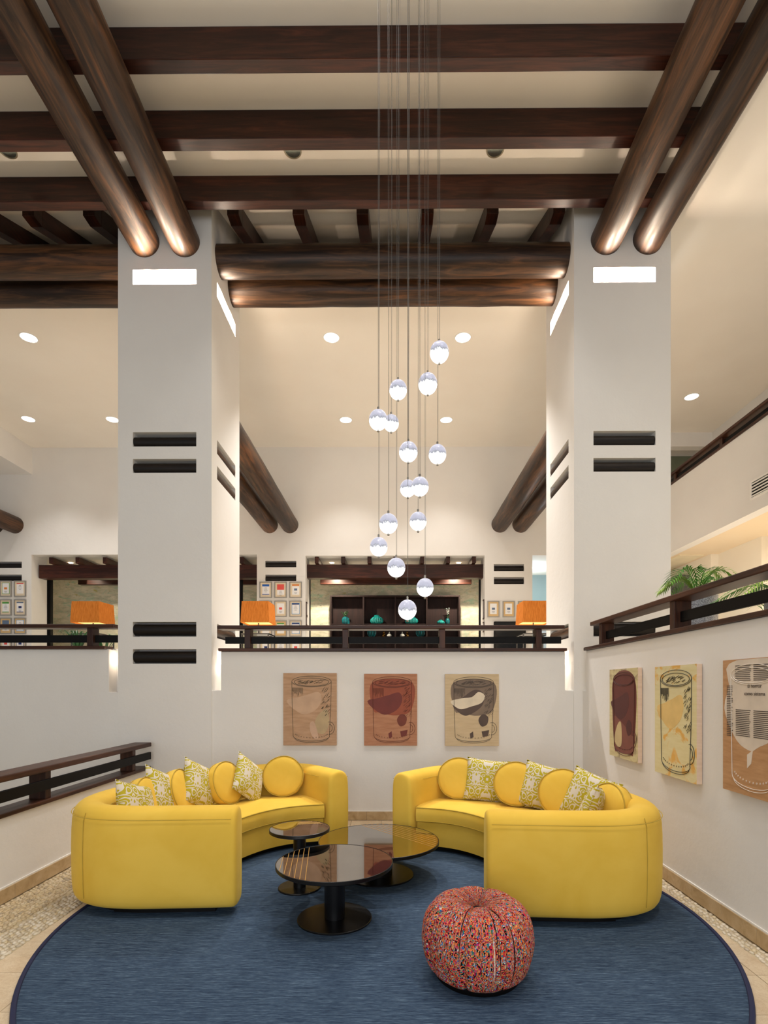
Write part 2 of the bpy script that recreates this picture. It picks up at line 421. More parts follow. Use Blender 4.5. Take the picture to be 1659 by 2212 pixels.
w.box(2.42, 2.52, YF+.5, YN, ZU, 4.9); struct(w.build('wall_niche_side', M_PLASTER))
struct(MB().box(-9.8, 5.2, YF+.5, YN+.1, 4.68, 4.78).build('ceiling_niche', M_CEIL))
# pale blue room beyond the right opening
M_BLUE = plaster('pale_blue_wall', '#bcd3d4', '#c6dadb', .05)
struct(MB().box(2.52, 5.2, YN+.9, YN+1, ZU, 4.9).box(5.1, 5.2, YF+.5, YN+1, ZU, 4.9).build('wall_blue_room', M_BLUE))
d = struct(MB().box(4.02, 4.75, YN+.85, YN+.9, ZU, 3.95).build('door_1', plain('white_door', '#e6e6ea', .5)))
light('POINT', 'blue_room_lamp', (3.6, YF+1.4, 4.3), 40, (.85, .95, 1), size=.2)

# right-hand gallery
XG = 5.0
zg0, zg1 = CAMZ+.487*XG, CAMZ+.728*XG
gal = MB().box(XG, XG+.18, -1.5, YF, zg0, zg1).build('wall_gallery', M_PLASTER); struct(gal)
struct(MB().box(XG+.03, 7.3, -1.5, YF, zg0+.03, zg0+.2).build('ceiling_gallery_soffit', M_SOFFIT))
struct(MB().box(6.95, 7.05, -1.5, YF, zg0+.2, ZC).build('wall_gallery_upper', M_PLASTER))
struct(MB().box(XG, 6.95, 11.65, 11.85, CAMZ+519/F_PX*11.65, ZC).build('trim_1', M_PLASTER))
struct(MB().box(5.2, 6.94, YF-.06, YF-.01, zg0+.2, 6.9).build('wall_gallery_end', plain('olive_paint', '#6f7560', .7)))
w = MB().box(6.0, 6.2, 8.72, 9.87, ZU, zg0+.03).box(5.86, 6.2, 9.87, YF, ZU, zg0+.03).box(6.2, 7.3, 8.72, 8.9, ZU, zg0+.03).box(7.2, 7.3, -1.5, 8.72, ZU, zg0+.03)
struct(w.build('wall_gallery_lower', plaster('cream_wall', '#ece2cf', '#eee6d6', .05)))

# ------------------------------------------------------------------ pillars
M_GLOW = emit('warm_lamp_glow', '#ffe9c4', 4)
def pillar(name, x0, x1, label, low_front=True):
    r = root(name, ((x0+x1)/2, 7.0, 0), label, 'pillar')
    D = 1.16; zt = ZB+.5; cx = (x0+x1)/2; mb = MB()
    fx0, fx1 = (PY(287, 0, YB).x, PY(424, 0, YB).x) if cx < 0 else (PY(1282, 0, YB).x, PY(1416, 0, YB).x)
    lit = (6.459, 6.637); lo = [(4.188, 4.354), (4.505, 4.677), (1.884, 2.06), (2.212, 2.39)]
    fh = [(fx0-x0, fx1-x0, a, b, .17) for a, b in [lit]+lo]
    sy0, sy1 = .20, .965
    sh = [(sy0, sy1, a, b, .17) for a, b in [lit]+lo]
    low = (sy0, sy1, 1.72, 1.86, .30)
    # four faces
    mb.panel((x0, YB, 0), (1, 0, 0), (0, 0, 1), (0, -1, 0), x1-x0, zt, fh, .31, False)
    mb.panel((x0, YB+D, 0), (1, 0, 0), (0, 0, 1), (0, 1, 0), x1-x0, zt, [], .05, False)
    inner = 1 if cx < 0 else -1
    for sx, nx in ((x0, -1), (x1, 1)):
        mb.panel((sx, YB, 0), (0, 1, 0), (0, 0, 1), (nx, 0, 0), D, zt, sh, .305, False)
    mb.build('shaft', M_PLASTER, r, recalc=False)
    for a, b in lo:
        up = a > 3; rr = .066 if up else .07; zc = a+rr+.002 if up else (a+b)/2-.002
        MB().tube([(fx0+.004, YB+.065, zc), (fx1-.004, YB+.065, zc)], rr, 20).build('log_stub', M_STUB, r, smooth=True)
        sx = x1 if inner > 0 else x0
        if b < 2.1:      # the lowest slot of the inner side holds a lamp
            MB().tube([(sx-.1*inner, YB+sy0+.03, a+.06), (sx-.1*inner, YB+sy1-.03, a+.06)], .03, 12).build('slot_lamp', emit('low_slot_glow', '#ffe6c0', 7), r, smooth=True)
            light('POINT', 'slot_light', (sx-.04*inner, YB+sy0+.12, a+.09), 1.5, (1, .86, .70), size=.02)
            light('POINT', 'slot_light', (sx+.05*inner, YB+sy0+.05, a-.05), .5, (1, .86, .72), size=.02)
        else: MB().tube([(sx-.065*inner, YB+sy0+.004, zc), (sx-.065*inner, YB+sy1-.004, zc)], rr, 20).build('log_stub', M_LOG[1], r, smooth=True)
    # lamps inside the lit slots
    MB().tube([(fx0+.06, YB+.13, 6.485), (fx1-.06, YB+.13, 6.485)], .016, 10).build('slot_lamp', M_GLOW, r, smooth=True)
    light('AREA', 'slot_light', ((fx0+fx1)/2, YB+.09, 6.50), 5, (1, .86, .70), (math.radians(145), 0, 0), .6, .1)
    for q in (.2, .5, .8): light('POINT', 'slot_light', (fx0+(fx1-fx0)*q, YB+.014, 6.60), 20, (1, .82, .64), size=.012)
    sx = x1 if inner > 0 else x0
    MB().tube([(sx-.13*inner, YB+sy0+.06, 6.485), (sx-.13*inner, YB+sy1-.06, 6.485)], .016, 10).build('slot_lamp', M_GLOW, r, smooth=True)
    light('AREA', 'slot_light', (sx-.09*inner, YB+(sy0+sy1)/2, 6.50), 5, (1, .86, .70), (math.radians(145), 0, math.radians(90*inner)), .6, .1)
    for q in (.25, .75): light('POINT', 'slot_light', (sx-.014*inner, YB+sy0+(sy1-sy0)*q, 6.60), 20, (1, .82, .64), size=.012)
    MB().tube([((x0 if inner > 0 else x1)+.13*inner, YB+sy0+.06, 6.485), ((x0 if inner > 0 else x1)+.13*inner, YB+sy1-.06, 6.485)], .016, 10).build('slot_lamp', M_GLOW, r, smooth=True)
    light('AREA', 'slot_light', ((x0 if inner > 0 else x1)+.09*inner, YB+(sy0+sy1)/2, 6.50), 5, (1, .93, .86), (math.radians(140), 0, math.radians(-90*inner)), .6, .1)
    return r
pillar('pillar', XPL0, XPL1, 'square white plaster pillar on the left, between the ramp and the left sofa')
pillar('pillar', XPR0, XPR1, 'square white plaster pillar on the right, rising behind the corner with the paintings')
# small wall lamps inside the notches beside the pillars
def notch_lamp(x0, x1, y, z0, z1, lab):
    r = root('notch_lamp', ((x0+x1)/2, y, z0), lab, 'lamp', 'notch lamps')
    MB().box(x0, x1, y-.02, y+.12, z0, z1).build('lamp_body', M_GLOW, r, bevel=.01)
for px, lab, sx in () if True else ((470.5, 'small glowing wall lamp in the notch right of the left pillar', 1), (1227, 'small glowing wall lamp in the notch left of the right pillar', -1)):
    p = PY(px, 1411, YB+.32); q = PY(px, 1436, YB+.32)
    xs = XPL1 if sx > 0 else XPR0
    notch_lamp(xs, xs+.035*sx, YB+.30, q.z, p.z, lab)
    light('POINT', 'notch_light', (xs+.07*sx, YB+.2, 1.80), 1.0, (1, .82, .64), size=.03)
light('POINT', 'notch_light', ((xl1+XPL0)/2, YB+.12, 1.95), .7, (1, .82, .64), size=.03)

# ------------------------------------------------------------------ logs and beams
def log(p0, p1, r, ax, label, group=None):
    p0, p1 = Vector(p0), Vector(p1); n = 14; rr = random.Random(int(p0.x*91+p0.y*7))
    o = MB().tube([p0.lerp(p1, i/(n-1))+Vector((rr.uniform(-1, 1), rr.uniform(-1, 1), rr.uniform(-1, 1)))*.003 for i in range(n)],
                  [r*rr.uniform(.99, 1.012) for i in range(n)], 40).build('log_beam', M_LOG[ax], None, smooth=True, angle=50)
    return tag(o, label, 'beam', group)
ZG, RG = 6.965, .18
xa = [PY(px, 553, YB).x for px in (312, 400, 1309, 1399)]
for x, lb in zip(xa, ('outer round log running forward from the top of the left pillar', 'inner round log running forward from the top of the left pillar',
                      'inner round log running forward from the top of the right pillar', 'outer round log running forward from the top of the right pillar')):
    log((x, YB+.04, ZG), (x, 1.2, ZG), RG, 1, lb)
log((XPL1-.02, 6.70, ZG), (XPR0+.02, 6.70, ZG), RG, 0, 'front round log spanning between the two pillars under the rafters')
log((XPL1-.02, 7.20, ZG), (XPR0+.02, 7.20, ZG), RG, 0, 'rear round log spanning between the two pillars, showing lower')
log((-9, 6.70, ZG), (XPL0+.02, 6.70, ZG), RG, 0, 'front round log running out of the picture left of the left pillar')
log((-9, 7.20, ZG), (XPL0+.02, 7.20, ZG), RG, 0, 'rear round log running out of the picture left of the left pillar')
yk = YB+1.14; zl = 5.365
for px, lb in ((582, 'outer round log from the left pillar back to the far wall'), (626, 'inner round log from the left pillar back to the far wall'),
               (1080, 'inner round log from the right pillar back to the far wall'), (1125, 'outer round log from the right pillar back to the far wall')):
    x = xf(px); log((x, yk, zl), (x, YF+.02, zl), .195, 1, lb)
for px, lb in ((33, 'right one of the two round logs meeting the far wall at the left edge'), (-10, 'left one of the two round logs meeting the far wall at the left edge')):
    x = xf(px); log((x, 8.2, zl), (x, YF+.02, zl), .195, 1, lb)
for yb0, yb1, lb in ((6.06, 6.18, 'dark square ceiling beam nearest the pillars'), (5.37, 5.50, 'middle one of the three dark square ceiling beams'),
                     (4.69, 4.81, 'front one of the three dark square ceiling beams, highest in the picture')):
    tag(MB().box(-8, 3.27, yb0, yb1, 7.15, ZB).build('ceiling_beam', M_BEAM[0], bevel=.008), lb, 'beam')
# rafters under the rising roof
RX = [px2x(px, 6.6) for px in (-40, 67, 195, 499, 637, 772, 910, 1047, 1187)]
RN = ['rafter at the left picture edge, left of the left pillar', 'rafter in the middle of the gap left of the left pillar', 'rafter close to the left side of the left pillar',
      'first rafter right of the left pillar, above the long logs', 'second rafter right of the left pillar, above the long logs', 'third rafter from the left pillar, near the pendant cables',
      'rafter just behind the right pendant cables', 'second rafter left of the right pillar, above the long logs', 'first rafter left of the right pillar, above the long logs']
ct = math.cos(math.radians(24))
for x, lb in zip(RX, RN):
    w = MB(); x1 = x+.142; zb = 7.33
    w.add([(x, 6.6, zb), (x1, 6.6, zb), (x1, 6.6, zr-.004), (x, 6.6, zr-.004), (x, 8.49, zb+1.89*g), (x1, 8.49, zb+1.89*g), (x1, 8.49, zr+1.89*g-.006), (x, 8.49, zr+1.89*g-.006)],
          [(0, 1, 2, 3), (4, 7, 6, 5), (0, 4, 5, 1), (1, 5, 6, 2), (2, 6, 7, 3), (3, 7, 4, 0)])
    w.box(x, x1, 6.44, 6.6, zb, zr-.004)
    tag(w.build('rafter', M_BEAM[1], bevel=.004), 'short dark sloping ' + lb, 'rafter')

# ceiling can lights (lounge)
M_CHROME = plain('chrome_reflector', '#b9c0b4', .15, 1, var=.2)
for px, py, lb in ((15, 330, 'chrome ceiling can light at the left picture edge'), (632, 330, 'chrome ceiling can light left of the pendant cables'), (1070, 328, 'chrome ceiling can light right of the pendant cables')):
    p = PZ(px, py-6, ZB); r = root('can_light', (p.x, p.y, ZB), lb, 'ceiling light', 'can lights between the beams')
    MB().lathe([(.085, -.004), (.098, -.004), (.098, .0), (.085, .0)], 28, p, cap=False).build('trim_ring', plain('brushed_metal', '#a9a08c', .3, 1), r, smooth=True)
    MB().lathe([(.086, -.001), (.05, -.0015)], 28, p).build('reflector', M_CHROME, r)
M_DL = emit('downlight_glow', '#fff6ea', 6)
M_WHITE = plain('white_enamel', '#f2efe9', .4)
names = ['left picture edge, front row', 'left picture edge, back row', 'left pillar edge, back row', 'middle bay, front row left of the pendants', 'middle bay, front row right of the pendants',
         'middle bay, back row left of the pendants', 'middle bay, back row right of the pendants', 'bay right of the right pillar']
for p, nm in zip(LOBBY, names):
    r = root('downlight', (p.x, p.y, ZC), 'round glowing ceiling downlight, '+nm, 'ceiling light', 'lobby downlights')
    MB().lathe([(.118, -.006), (.135, -.006), (.135, 0), (.118, 0)], 32, p, cap=False).build('trim_ring', M_WHITE, r, smooth=True)
    MB().lathe([(.119, -.002), (.001, -.003)], 32, p).build('lens', M_DL, r)

# ------------------------------------------------------------------ railings
def rail(name, lab, axis, a0, a1, c, posts, zs, mid=None, sill=None, top=None, depth=.14, side=1, flushmid=0):
    """axis 0 runs in x at y=c; axis 1 runs in y at x=c. zs = (sill0, sill1, mid0, mid1, top0, top1)"""
    s0, s1, m0, m1, t0, t1 = zs
    r = root(name, ((a0+a1)/2, c, s0) if axis == 0 else (c, (a0+a1)/2, s0), lab, 'railing')
    def bx(mb, u0, u1, v0, v1, z0, z1):
        return mb.box(u0, u1, v0, v1, z0, z1) if axis == 0 else mb.box(v0, v1, u0, u1, z0, z1)
    sa, sb = sill or (a0, a1); ma, mb_ = mid or (a0, a1); ta, tb_ = top or (a0, a1)
    bx(MB(), sa, sb, c-.025, c+depth+.025, s0, s1).build('sill', M_RAIL[axis], r, bevel=.006)
    bx(MB(), ta, tb_, c-.03, c+depth+.03, t0, t1).build('handrail', M_RAIL[axis], r, bevel=.009)
    mc = c+depth/2-.02+flushmid
    bx(MB(), ma, mb_, mc, mc+.03, m0, m1).build('middle_rail', M_BLACK, r, bevel=.003)
    for p in posts: bx(MB(), p, p+.07, c+.0, c+depth, s1, t0).build('post', M_RAIL[2], r, bevel=.003)
    return r
ZR = (2.034, 2.072, 2.131, 2.214, 2.300, 2.346)
rail('railing', 'dark wooden railing on the wall between the two pillars, above the three paintings', 0, xn0-.02, xn1+.01, YB+.0,
     [px2x(p, YB) for p in (528, 739.5, 949, 1158)], ZR, mid=(px2x(487, YB+.06), px2x(1212, YB+.06)), top=(px2x(470, YB), px2x(1219, YB)))
rail('railing', 'dark wooden railing left of the left pillar, above the ramp wall', 0, -9, xl1-.02, YB-.02, [px2x(190, YB), px2x(-60, YB), -6.5], (2.06, 2.1, 2.145, 2.235, 2.315, 2.36), mid=(-9, XPL0-.01), top=(-9, XPL0-.02))
rail('railing', 'dark wooden railing on top of the right wall, in front of the palms', 1, -1.4, yr1+.02, XR, [PX_(1299, 1380, XR).y-.0, 4.32, 2.92, 1.5, .1], ZR, mid=(-1.4, yr1-.3), top=(-1.4, PX_(1274, 1350, XR-.03).y))
zl0 = ZL-.02
rail('railing', 'low dark wooden railing on the ramp wall behind the left sofa', 1, -.9, YB-.10, XL-.14, [5.90, 4.42, 2.98, 1.5, .05], (zl0, zl0+.035, zl0+.115, zl0+.20, zl0+.265, zl0+.315), flushmid=.085)
rail('railing', 'high dark wooden railing of the gallery at the upper right', 1, -1.4, YF, XG, [PX_(1554, 700, XG).y-.07, 9.47, 11.0, 6.77, 5.4, 4.1], (zg1, zg1+.035, zg1+.075, zg1+.13, zg1+.165, zg1+.21), depth=.1)

# ------------------------------------------------------------------ air grille on the gallery
p0, p1 = PX_(1622, 1083, XG), PX_(1690, 1010, XG)
gz0, gz1 = CAMZ+(HOR-1081)/(1622-850)*XG*1.0, CAMZ+(HOR-1041)/(1622-850)*XG*1.0
ya, yz = p0.y, p0.y-1.2
r = root('air_grille', (XG, (ya+yz)/2, gz0), 'slotted air grille in the white gallery wall at the right edge', 'vent')
fm = MB().box(XG-.015, XG, yz, ya, gz0, gz0+.025).box(XG-.015, XG, yz, ya, gz1-.025, gz1).box(XG-.015, XG, yz, yz+.03, gz0+.025, gz1-.025).box(XG-.015, XG, ya-.03, ya, gz0+.025, gz1-.025)
fm.build('frame', M_WHITE, r)
MB().box(XG-.003, XG-.001, yz+.03, ya-.03, gz0+.025, gz1-.025).build('backing', M_BLACK, r)
n = 5
for i in range(n):
    z = gz0+.025+(gz1-gz0-.05)*(i+.5)/n; MB().box(XG-.014, XG-.003, yz+.03, ya-.03, z-.011, z+.006).build('slat', M_WHITE, r)

# ------------------------------------------------------------------ niche beams, rafters, lamps
def niche(xa, xb, rx, nm, spots):
    tag(MB().box(xa, xb, 12.50, 12.72, 4.175, 4.49).build('niche_beam', M_BEAM[0], bevel=.006), 'thick dark front beam across the %s' % nm, 'beam')
    tag(MB().box(xa+.15, xb-.1, 13.8, 13.95, 4.28, 4.46).build('niche_beam', M_BEAM[0], bevel=.006), 'thinner dark rear beam in the %s' % nm, 'beam')
    for i, px in enumerate(rx):
        x = px2x(px, 12.38); tag(MB().box(x-.045, x+.045, 12.38, YN, 4.495, 4.64).build('niche_rafter', M_BEAM[1], bevel=.004), '%s small dark rafter from the left in the %s' % (('first', 'second', 'third', 'fourth', 'fifth', 'sixth', 'seventh', 'eighth')[i], nm), 'rafter', 'rafters of the %s' % nm)
    for i, px in enumerate(spots):
        p = PZ(px, 1216, 4.675)
        o = MB().lathe([(.05, -.004), (.001, -.006)], 20, p).build('niche_spotlight', emit('spot_glow', '#fff0d8', 14)); tag(o, 'tiny bright spotlight in the ceiling of the %s%s' % (nm, ('', ', left one', ', right one')[0 if len(spots) == 1 else i+1]), 'ceiling light', 'niche spotlights')
        light('SPOT', 'niche_light', (p.x, p.y+.2, 4.6), 260, (1, .87, .68), (math.radians(18), 0, 0), .04, spot=120, blend=.6)
niche(xf(660)-.02, xf(1047)+.02, (684, 741, 798, 854, 912, 968, 1024), 'middle niche', (717, 991))
niche(-8.36, -3.1, (110, 167, 226, 285, 345, 405, 465, 522), 'left niche', (153, 330))
for px, lb in ((107, 'thin dark post at the left side of the left niche'), (519, 'thin dark post behind the left pillar, beside the orange lamp'), (668, 'thin dark post at the left side of the middle niche'), (1037, 'thin dark post at the right side of the middle niche')):
    x = px2x(px, 12.95); wd = .055 if px in (107, 519) else .028
    tag(MB().box(x-wd, x+wd, 12.9, 13.0, ZU, 4.49).build('niche_post', M_BLACK, bevel=.004), lb, 'post')

# bookcase with vases
YC = 14.1
bx0, bx1, bt = px2x(713, YC), px2x(994, YC), CAMZ+(HOR-1289)/F_PX*YC
M_CASE = wood('dark_veneer', [(.36, '#120606'), (.5, '#1f0d0b'), (.66, '#2c1613')], 2, .7, .0)
bc = root('bookcase', ((bx0+bx1)/2, YC, ZU), 'wide dark wooden bookcase against the mottled wall of the middle niche', 'bookcase')
th = .04
MB().box(bx0, bx0+th, YC, YN-.01, ZU, bt).build('side_panel', M_CASE, bc); MB().box(bx1-th, bx1, YC, YN-.01, ZU, bt).build('side_panel', M_CASE, bc)
MB().box(bx0, bx1, YC, YN-.01, bt, bt+.04).build('top_panel', M_CASE, bc, bevel=.004)
MB().box(bx0+th, bx1-th, YN-.05, YN-.015, ZU, bt).build('back_panel', M_CASE, bc)
divs = [px2x(p, YC) for p in (785, 854, 922)]
for x in divs: MB().box(x-.02, x+.02, YC+.01, YN-.05, ZU+.04, bt).build('divider', M_CASE, bc)
zs1 = CAMZ+(HOR-1347)/F_PX*YC; zs2 = CAMZ+(HOR-1375)/F_PX*YC
for z in (zs1, zs2, 2.2, 1.52): MB().box(bx0+th, bx1-th, YC+.02, YN-.05, z-.03, z).build('shelf', M_CASE, bc)
def glaze(name, c1, c2):
    t = NT(name, .15); t.color(t.ramp(t.noise(t.coord((3, 3, 1)), 9, 4), [(.35, c1), (.65, c2)])); return t.m
M_TEAL = glaze('teal_glaze', '#0c5f5f', '#2b9a94'); M_TEAL2 = glaze('dark_teal_glaze', '#0a3c44', '#166a70'); M_WVASE = glaze('pale_glaze', '#c9cdc4', '#e2e2da')
M_GOLD = plain('polished_gold', '#c89a4a', .25, 1)
M_LEAF = plain('dark_green_leaf', '#2c5a2c', .5, var=.3)
RB = lambda n, a: (lambda an, s: 1+a*abs(math.sin(n*an/2)))
def vase(px, z, w, h, prof, mat, lab, ribs=0, grp='vases on the bookcase'):
    x = px2x(px, YC+.2); s = w/2
    r = root('vase', (x, YC+.2, z), lab, 'vase', grp)
    MB().lathe([(a*s, b*h) for a, b in prof], 48, (x, YC+.2, z), RB(ribs, .14) if ribs else None).build('body', mat, r, smooth=True)
    MB().lathe([(prof[-1][0]*s*.8, h*.99), (prof[-1][0]*s*1.12, h*1.01), (prof[-1][0]*s*1.0, h*1.03), (prof[-1][0]*s*.7, h*1.0)], 32, (x, YC+.2, z)).build('rim', mat, r, smooth=True)
    return r
ROUND = [(.5, 0), (.85, .12), (1, .35), (.95, .58), (.7, .78), (.42, .88), (.38, 1)]
BOTTLE = [(.5, 0), (1, .2), (1, .42), (.5, .66), (.22, .8), (.2, 1)]
TALL = [(.7, 0), (1, .3), (1, .7), (.7, .95), (.6, 1)]
vase(746, zs1, .17, .20, TALL, M_TEAL2, 'small dark teal vase holding a leafy sprig, at the left of the bookcase', 14)
vase(814, zs1, .32, .24, ROUND, M_TEAL, 'large ribbed teal vase in the second compartment from the left', 16)
vase(889, zs1, .32, .22, ROUND, M_TEAL, 'large ribbed teal vase partly behind the lowest glass pendant', 16)
vase(952, zs1, .19, .12, ROUND, M_TEAL, 'small squat teal vase left of the white orchid', 12)
vase(967, zs1, .12, .16, TALL, M_TEAL2, 'narrow dark vase holding white orchid flowers, at the right of the bookcase')
vase(841, zs2, .13, .14, BOTTLE, M_WVASE, 'left one of the two pale bottle-shaped vases on the lower shelf')
vase(869, zs2, .13, .14, BOTTLE, M_WVASE, 'right one of the two pale bottle-shaped vases on the lower shelf')
for px, lb in ((829, 'small gold figurine left of the pale vases on the lower shelf'), (880, 'small gold figurine right of the pale vases on the lower shelf')):
    x = px2x(px, YC+.2); o = MB().lathe([(.035, 0), (.05, .03), (.03, .06), (.045, .09), (.02, .12), (.03, .14), (.001, .16)], 16, (x, YC+.2, zs2)).build('figurine', M_GOLD, smooth=True); tag(o, lb, 'figurine', 'gold figurines')
for px, lb in ((803, 'dark openwork globe ornament at the left of the lower shelf'), (908, 'dark openwork globe ornament at the right of the lower shelf')):
    x = px2x(px, YC+.2); mb = MB()
    for k in range(9):
        a = PI*k/9; mb.tube([(x+.12*math.cos(t)*math.cos(a), YC+.2+.12*math.cos(t)*math.sin(a), zs2+.12+.12*math.sin(t)) for t in [2*PI*i/20 for i in range(20)]], .007, 6, closed=True)
    tag(mb.build('globe_ornament', M_TEAL2, smooth=True), lb, 'ornament', 'openwork globes')
def sprig(x, y, z, hh, n, flower, lab, seed, parent=None):
    r = random.Random(seed); rt = root('sprig' if not flower else 'orchid', (x, y, z), lab, 'plant'); st = MB(); lf = MB(); fl = MB()
    for i in range(n):
        a = r.uniform(0, 2*PI); l = r.uniform(.05, .13)*(1 if not flower else .4); top = Vector((x+l*math.cos(a), y+l*math.sin(a)*.6, z+hh*r.uniform(.6, 1)))
        st.tube([(x, y, z-.1), (x+(top.x-x)*.4, y, z+hh*.4), top], .003, 5)
        for k in range(5):
            q = Vector((x, y, z)).lerp(top, .3+.16*k); b = r.uniform(0, 2*PI); s = .03
            lf.add([q, q+Vector((s*math.cos(b), s*math.sin(b), .008)), q+Vector((1.8*s*math.cos(b+.3), 1.8*s*math.sin(b+.3), -.01)), q+Vector((s*math.cos(b+.6), s*math.sin(b+.6), .0))], [(0, 1, 2, 3)])
            if flower and k > 1: fl.lathe([(.004, -.008), (.018, 0), (.004, .01)], 6, q+Vector((0, -.02, 0)))
    st.build('stem', M_LEAF, rt); lf.build('leaf', M_LEAF, rt, recalc=False)
    if flower: fl.build('blossom', M_WHITE, rt)
sprig(px2x(746, YC+.2), YC+.2, zs1+.2, .16, 9, False, 'leafy sprig standing in the small dark teal vase', 3)
sprig(px2x(967, YC+.2), YC+.2, zs1+.16, .30, 5, True, 'white orchid spray in the narrow vase on the bookcase', 5)
x = px2x(753.5, YC+.2); tag(MB().lathe([(.03, 0), (.03, .1), (.012, .13), (.012, .17)], 16, (x, YC+.15, zs1)).build('bottle', M_TEAL2, smooth=True), 'slim dark bottle just right of the leafy sprig vase', 'bottle')

# ------------------------------------------------------------------ framed certificates
M_SIL = plain('silver_frame', '#a8a39c', .35, .6); M_CREAM = plain('cream_mount', '#ead9bd', .7); M_PAPER = plain('white_paper', '#f3f1f0', .7, var=.01)
M_TAN = plain('tan_mount', '#e2c08a', .7); M_INK = plain('grey_ink', '#8e8e98', .7)
def cert(px, py, pw, ph, label, head, hh=.14, foot=None, border=None, mount=None, Y=YF, blk=None, grp=None):
    c = PY(px, py, Y); w, h = pw/F_PX*Y, ph/F_PX*Y
    r = root('framed_certificate', (c.x, Y, c.z-h/2), label, 'picture frame', grp)
    x0, x1, z0, z1 = c.x-w/2, c.x+w/2, c.z-h/2, c.z+h/2; f = .022; y = Y
    fm = MB()
    fm.box(x0, x1, y-.03, y-.002, z0, z0+f).box(x0, x1, y-.03, y-.002, z1-f, z1).box(x0, x0+f, y-.03, y-.002, z0+f, z1-f).box(x1-f, x1, y-.03, y-.002, z0+f, z1-f)
    fm.build('frame', M_SIL, r); MB().box(x0+f, x1-f, y-.014, y-.003, z0+f, z1-f).build('mount', mount or M_CREAM, r)
    a0, a1, b0, b1 = x0+w*.22, x1-w*.22, z0+h*.2, z1-h*.16
    if border:
        MB().box(a0-.01, a1+.01, y-.017, y-.0142, b0-.01, b1+.01).build('border_print', border, r)
    MB().box(a0, a1, y-.019, y-.0172 if border else y-.0142, b0, b1).build('paper', M_PAPER, r)
    H = b1-b0
    if head: MB().box(a0, a1, y-.0215, y-.0192, b1-H*hh, b1-.0).build('header_print', head, r)
    if foot: MB().box(a0, a1, y-.0215, y-.0192, b0, b0+H*.06).build('footer_print', foot, r)
    if blk: MB().box((a0+a1)/2-.035, (a0+a1)/2+.035, y-.0215, y-.0192, b0+H*.4, b0+H*.6).build('emblem_print', blk, r)
    tx = MB()
    for k in range(4 if not blk else 2):
        z = b1-H*(hh+.14+.13*k) if not blk else b0+H*(.12+.1*k); ww = (a1-a0)*(.32+.1*((k*7) % 3))/1.0
        tx.box((a0+a1)/2-ww/2, (a0+a1)/2+ww/2, y-.0215, y-.0192, z-.004, z+.004)
    tx.build('text_lines', M_INK, r); return r
pc = lambda n, c: plain('print_'+n, c, .6, var=.02)
BL, RD, OR, GR, NV, LB, GY = pc('blue', '#2b63b8'), pc('red', '#e3544c'), pc('orange', '#e0863a'), pc('green', '#4f9a3c'), pc('navy', '#27356e'), pc('sky', '#4c9ad6'), pc('slate', '#5f7390')
G1 = 'certificates between the left pillar and the middle niche'; G2 = 'certificates at the left picture edge'; G3 = 'certificates right of the middle niche'
rows = (1274.5, 1315.5, 1358, 1399)
cert(574.5, rows[0], 27, 35, 'silver-framed certificate with blue header and blue foot line, top left of its wall group', BL, .2, BL, grp=G1)
cert(606.5, rows[0], 27, 35, 'silver-framed certificate with a large red block, top middle of its wall group', RD, .52, grp=G1)
cert(639, rows[0], 27, 35, 'silver-framed certificate with orange header, top right of its wall group', OR, .15, blk=GY, grp=G1)
cert(574.5, rows[1], 27, 35, 'silver-framed certificate mostly hidden behind the orange lamp shade', LB, .15, grp=G1)
cert(606.5, rows[1], 27, 35, 'silver-framed certificate with a red emblem, second row beside the orange lamp shade', None, .1, blk=RD, grp=G1)
cert(639, rows[1], 27, 35, 'silver-framed certificate with blue border and navy header, second row right', NV, .12, border=LB, grp=G1)
cert(606.5, rows[2], 27, 35, 'silver-framed certificate with green header, just above the middle rail', GR, .12, mount=M_TAN, grp=G1)
cert(639, rows[2], 27, 35, 'silver-framed certificate with dark blue header, third row beside the niche', NV, .12, border=LB, grp=G1)
cert(574.5, rows[2], 27, 35, 'silver-framed certificate seen through the rail beside the lamp stand', GY, .12, grp=G1)
cert(606.5, rows[3], 27, 35, 'plain silver-framed certificate in the lowest row, seen under the black rail', None, .1, grp=G1)
cert(639, rows[3], 27, 35, 'silver-framed certificate with red emblem in the lowest row, under the black rail', None, .1, blk=RD, grp=G1)
cert(574.5, rows[3], 27, 35, 'silver-framed certificate with navy emblem in the lowest row, behind the lamp stand', None, .1, blk=NV, grp=G1)
rl = (1272, 1312.5, 1352, 1391)
cert(13.5, rl[0], 26, 35, 'silver-framed certificate with green side bands, top row at the left picture edge', None, .1, border=GR, blk=OR, grp=G2)
cert(44.5, rl[0], 26, 35, 'silver-framed certificate with red heading, top row beside the left niche', RD, .07, grp=G2)
cert(13.5, rl[1], 26, 35, 'silver-framed certificate with green header and foot, second row at the left edge', GR, .16, GR, grp=G2)
cert(44.5, rl[1], 26, 35, 'silver-framed certificate with navy square emblem, second row beside the left niche', GY, .1, NV, blk=NV, grp=G2)
cert(13.5, rl[2], 26, 35, 'tan-mounted certificate with grey photo, third row at the left edge', GY, .4, mount=M_TAN, grp=G2)
cert(44.5, rl[2], 26, 35, 'tan-mounted certificate with sky-blue border, third row beside the left niche', None, .1, border=LB, mount=M_TAN, grp=G2)
cert(13.5, rl[3], 26, 35, 'silver-framed certificate with red emblem, lowest row at the left edge', None, .1, blk=RD, grp=G2)
cert(44.5, rl[3], 26, 35, 'silver-framed certificate with dark blue border, lowest row beside the left niche', None, .1, border=NV, blk=NV, grp=G2)
cert(1065.5, 1316, 26, 35, 'tan-mounted certificate right of the middle niche, left one of the pair', None, .1, blk=GY, mount=M_TAN, grp=G3)
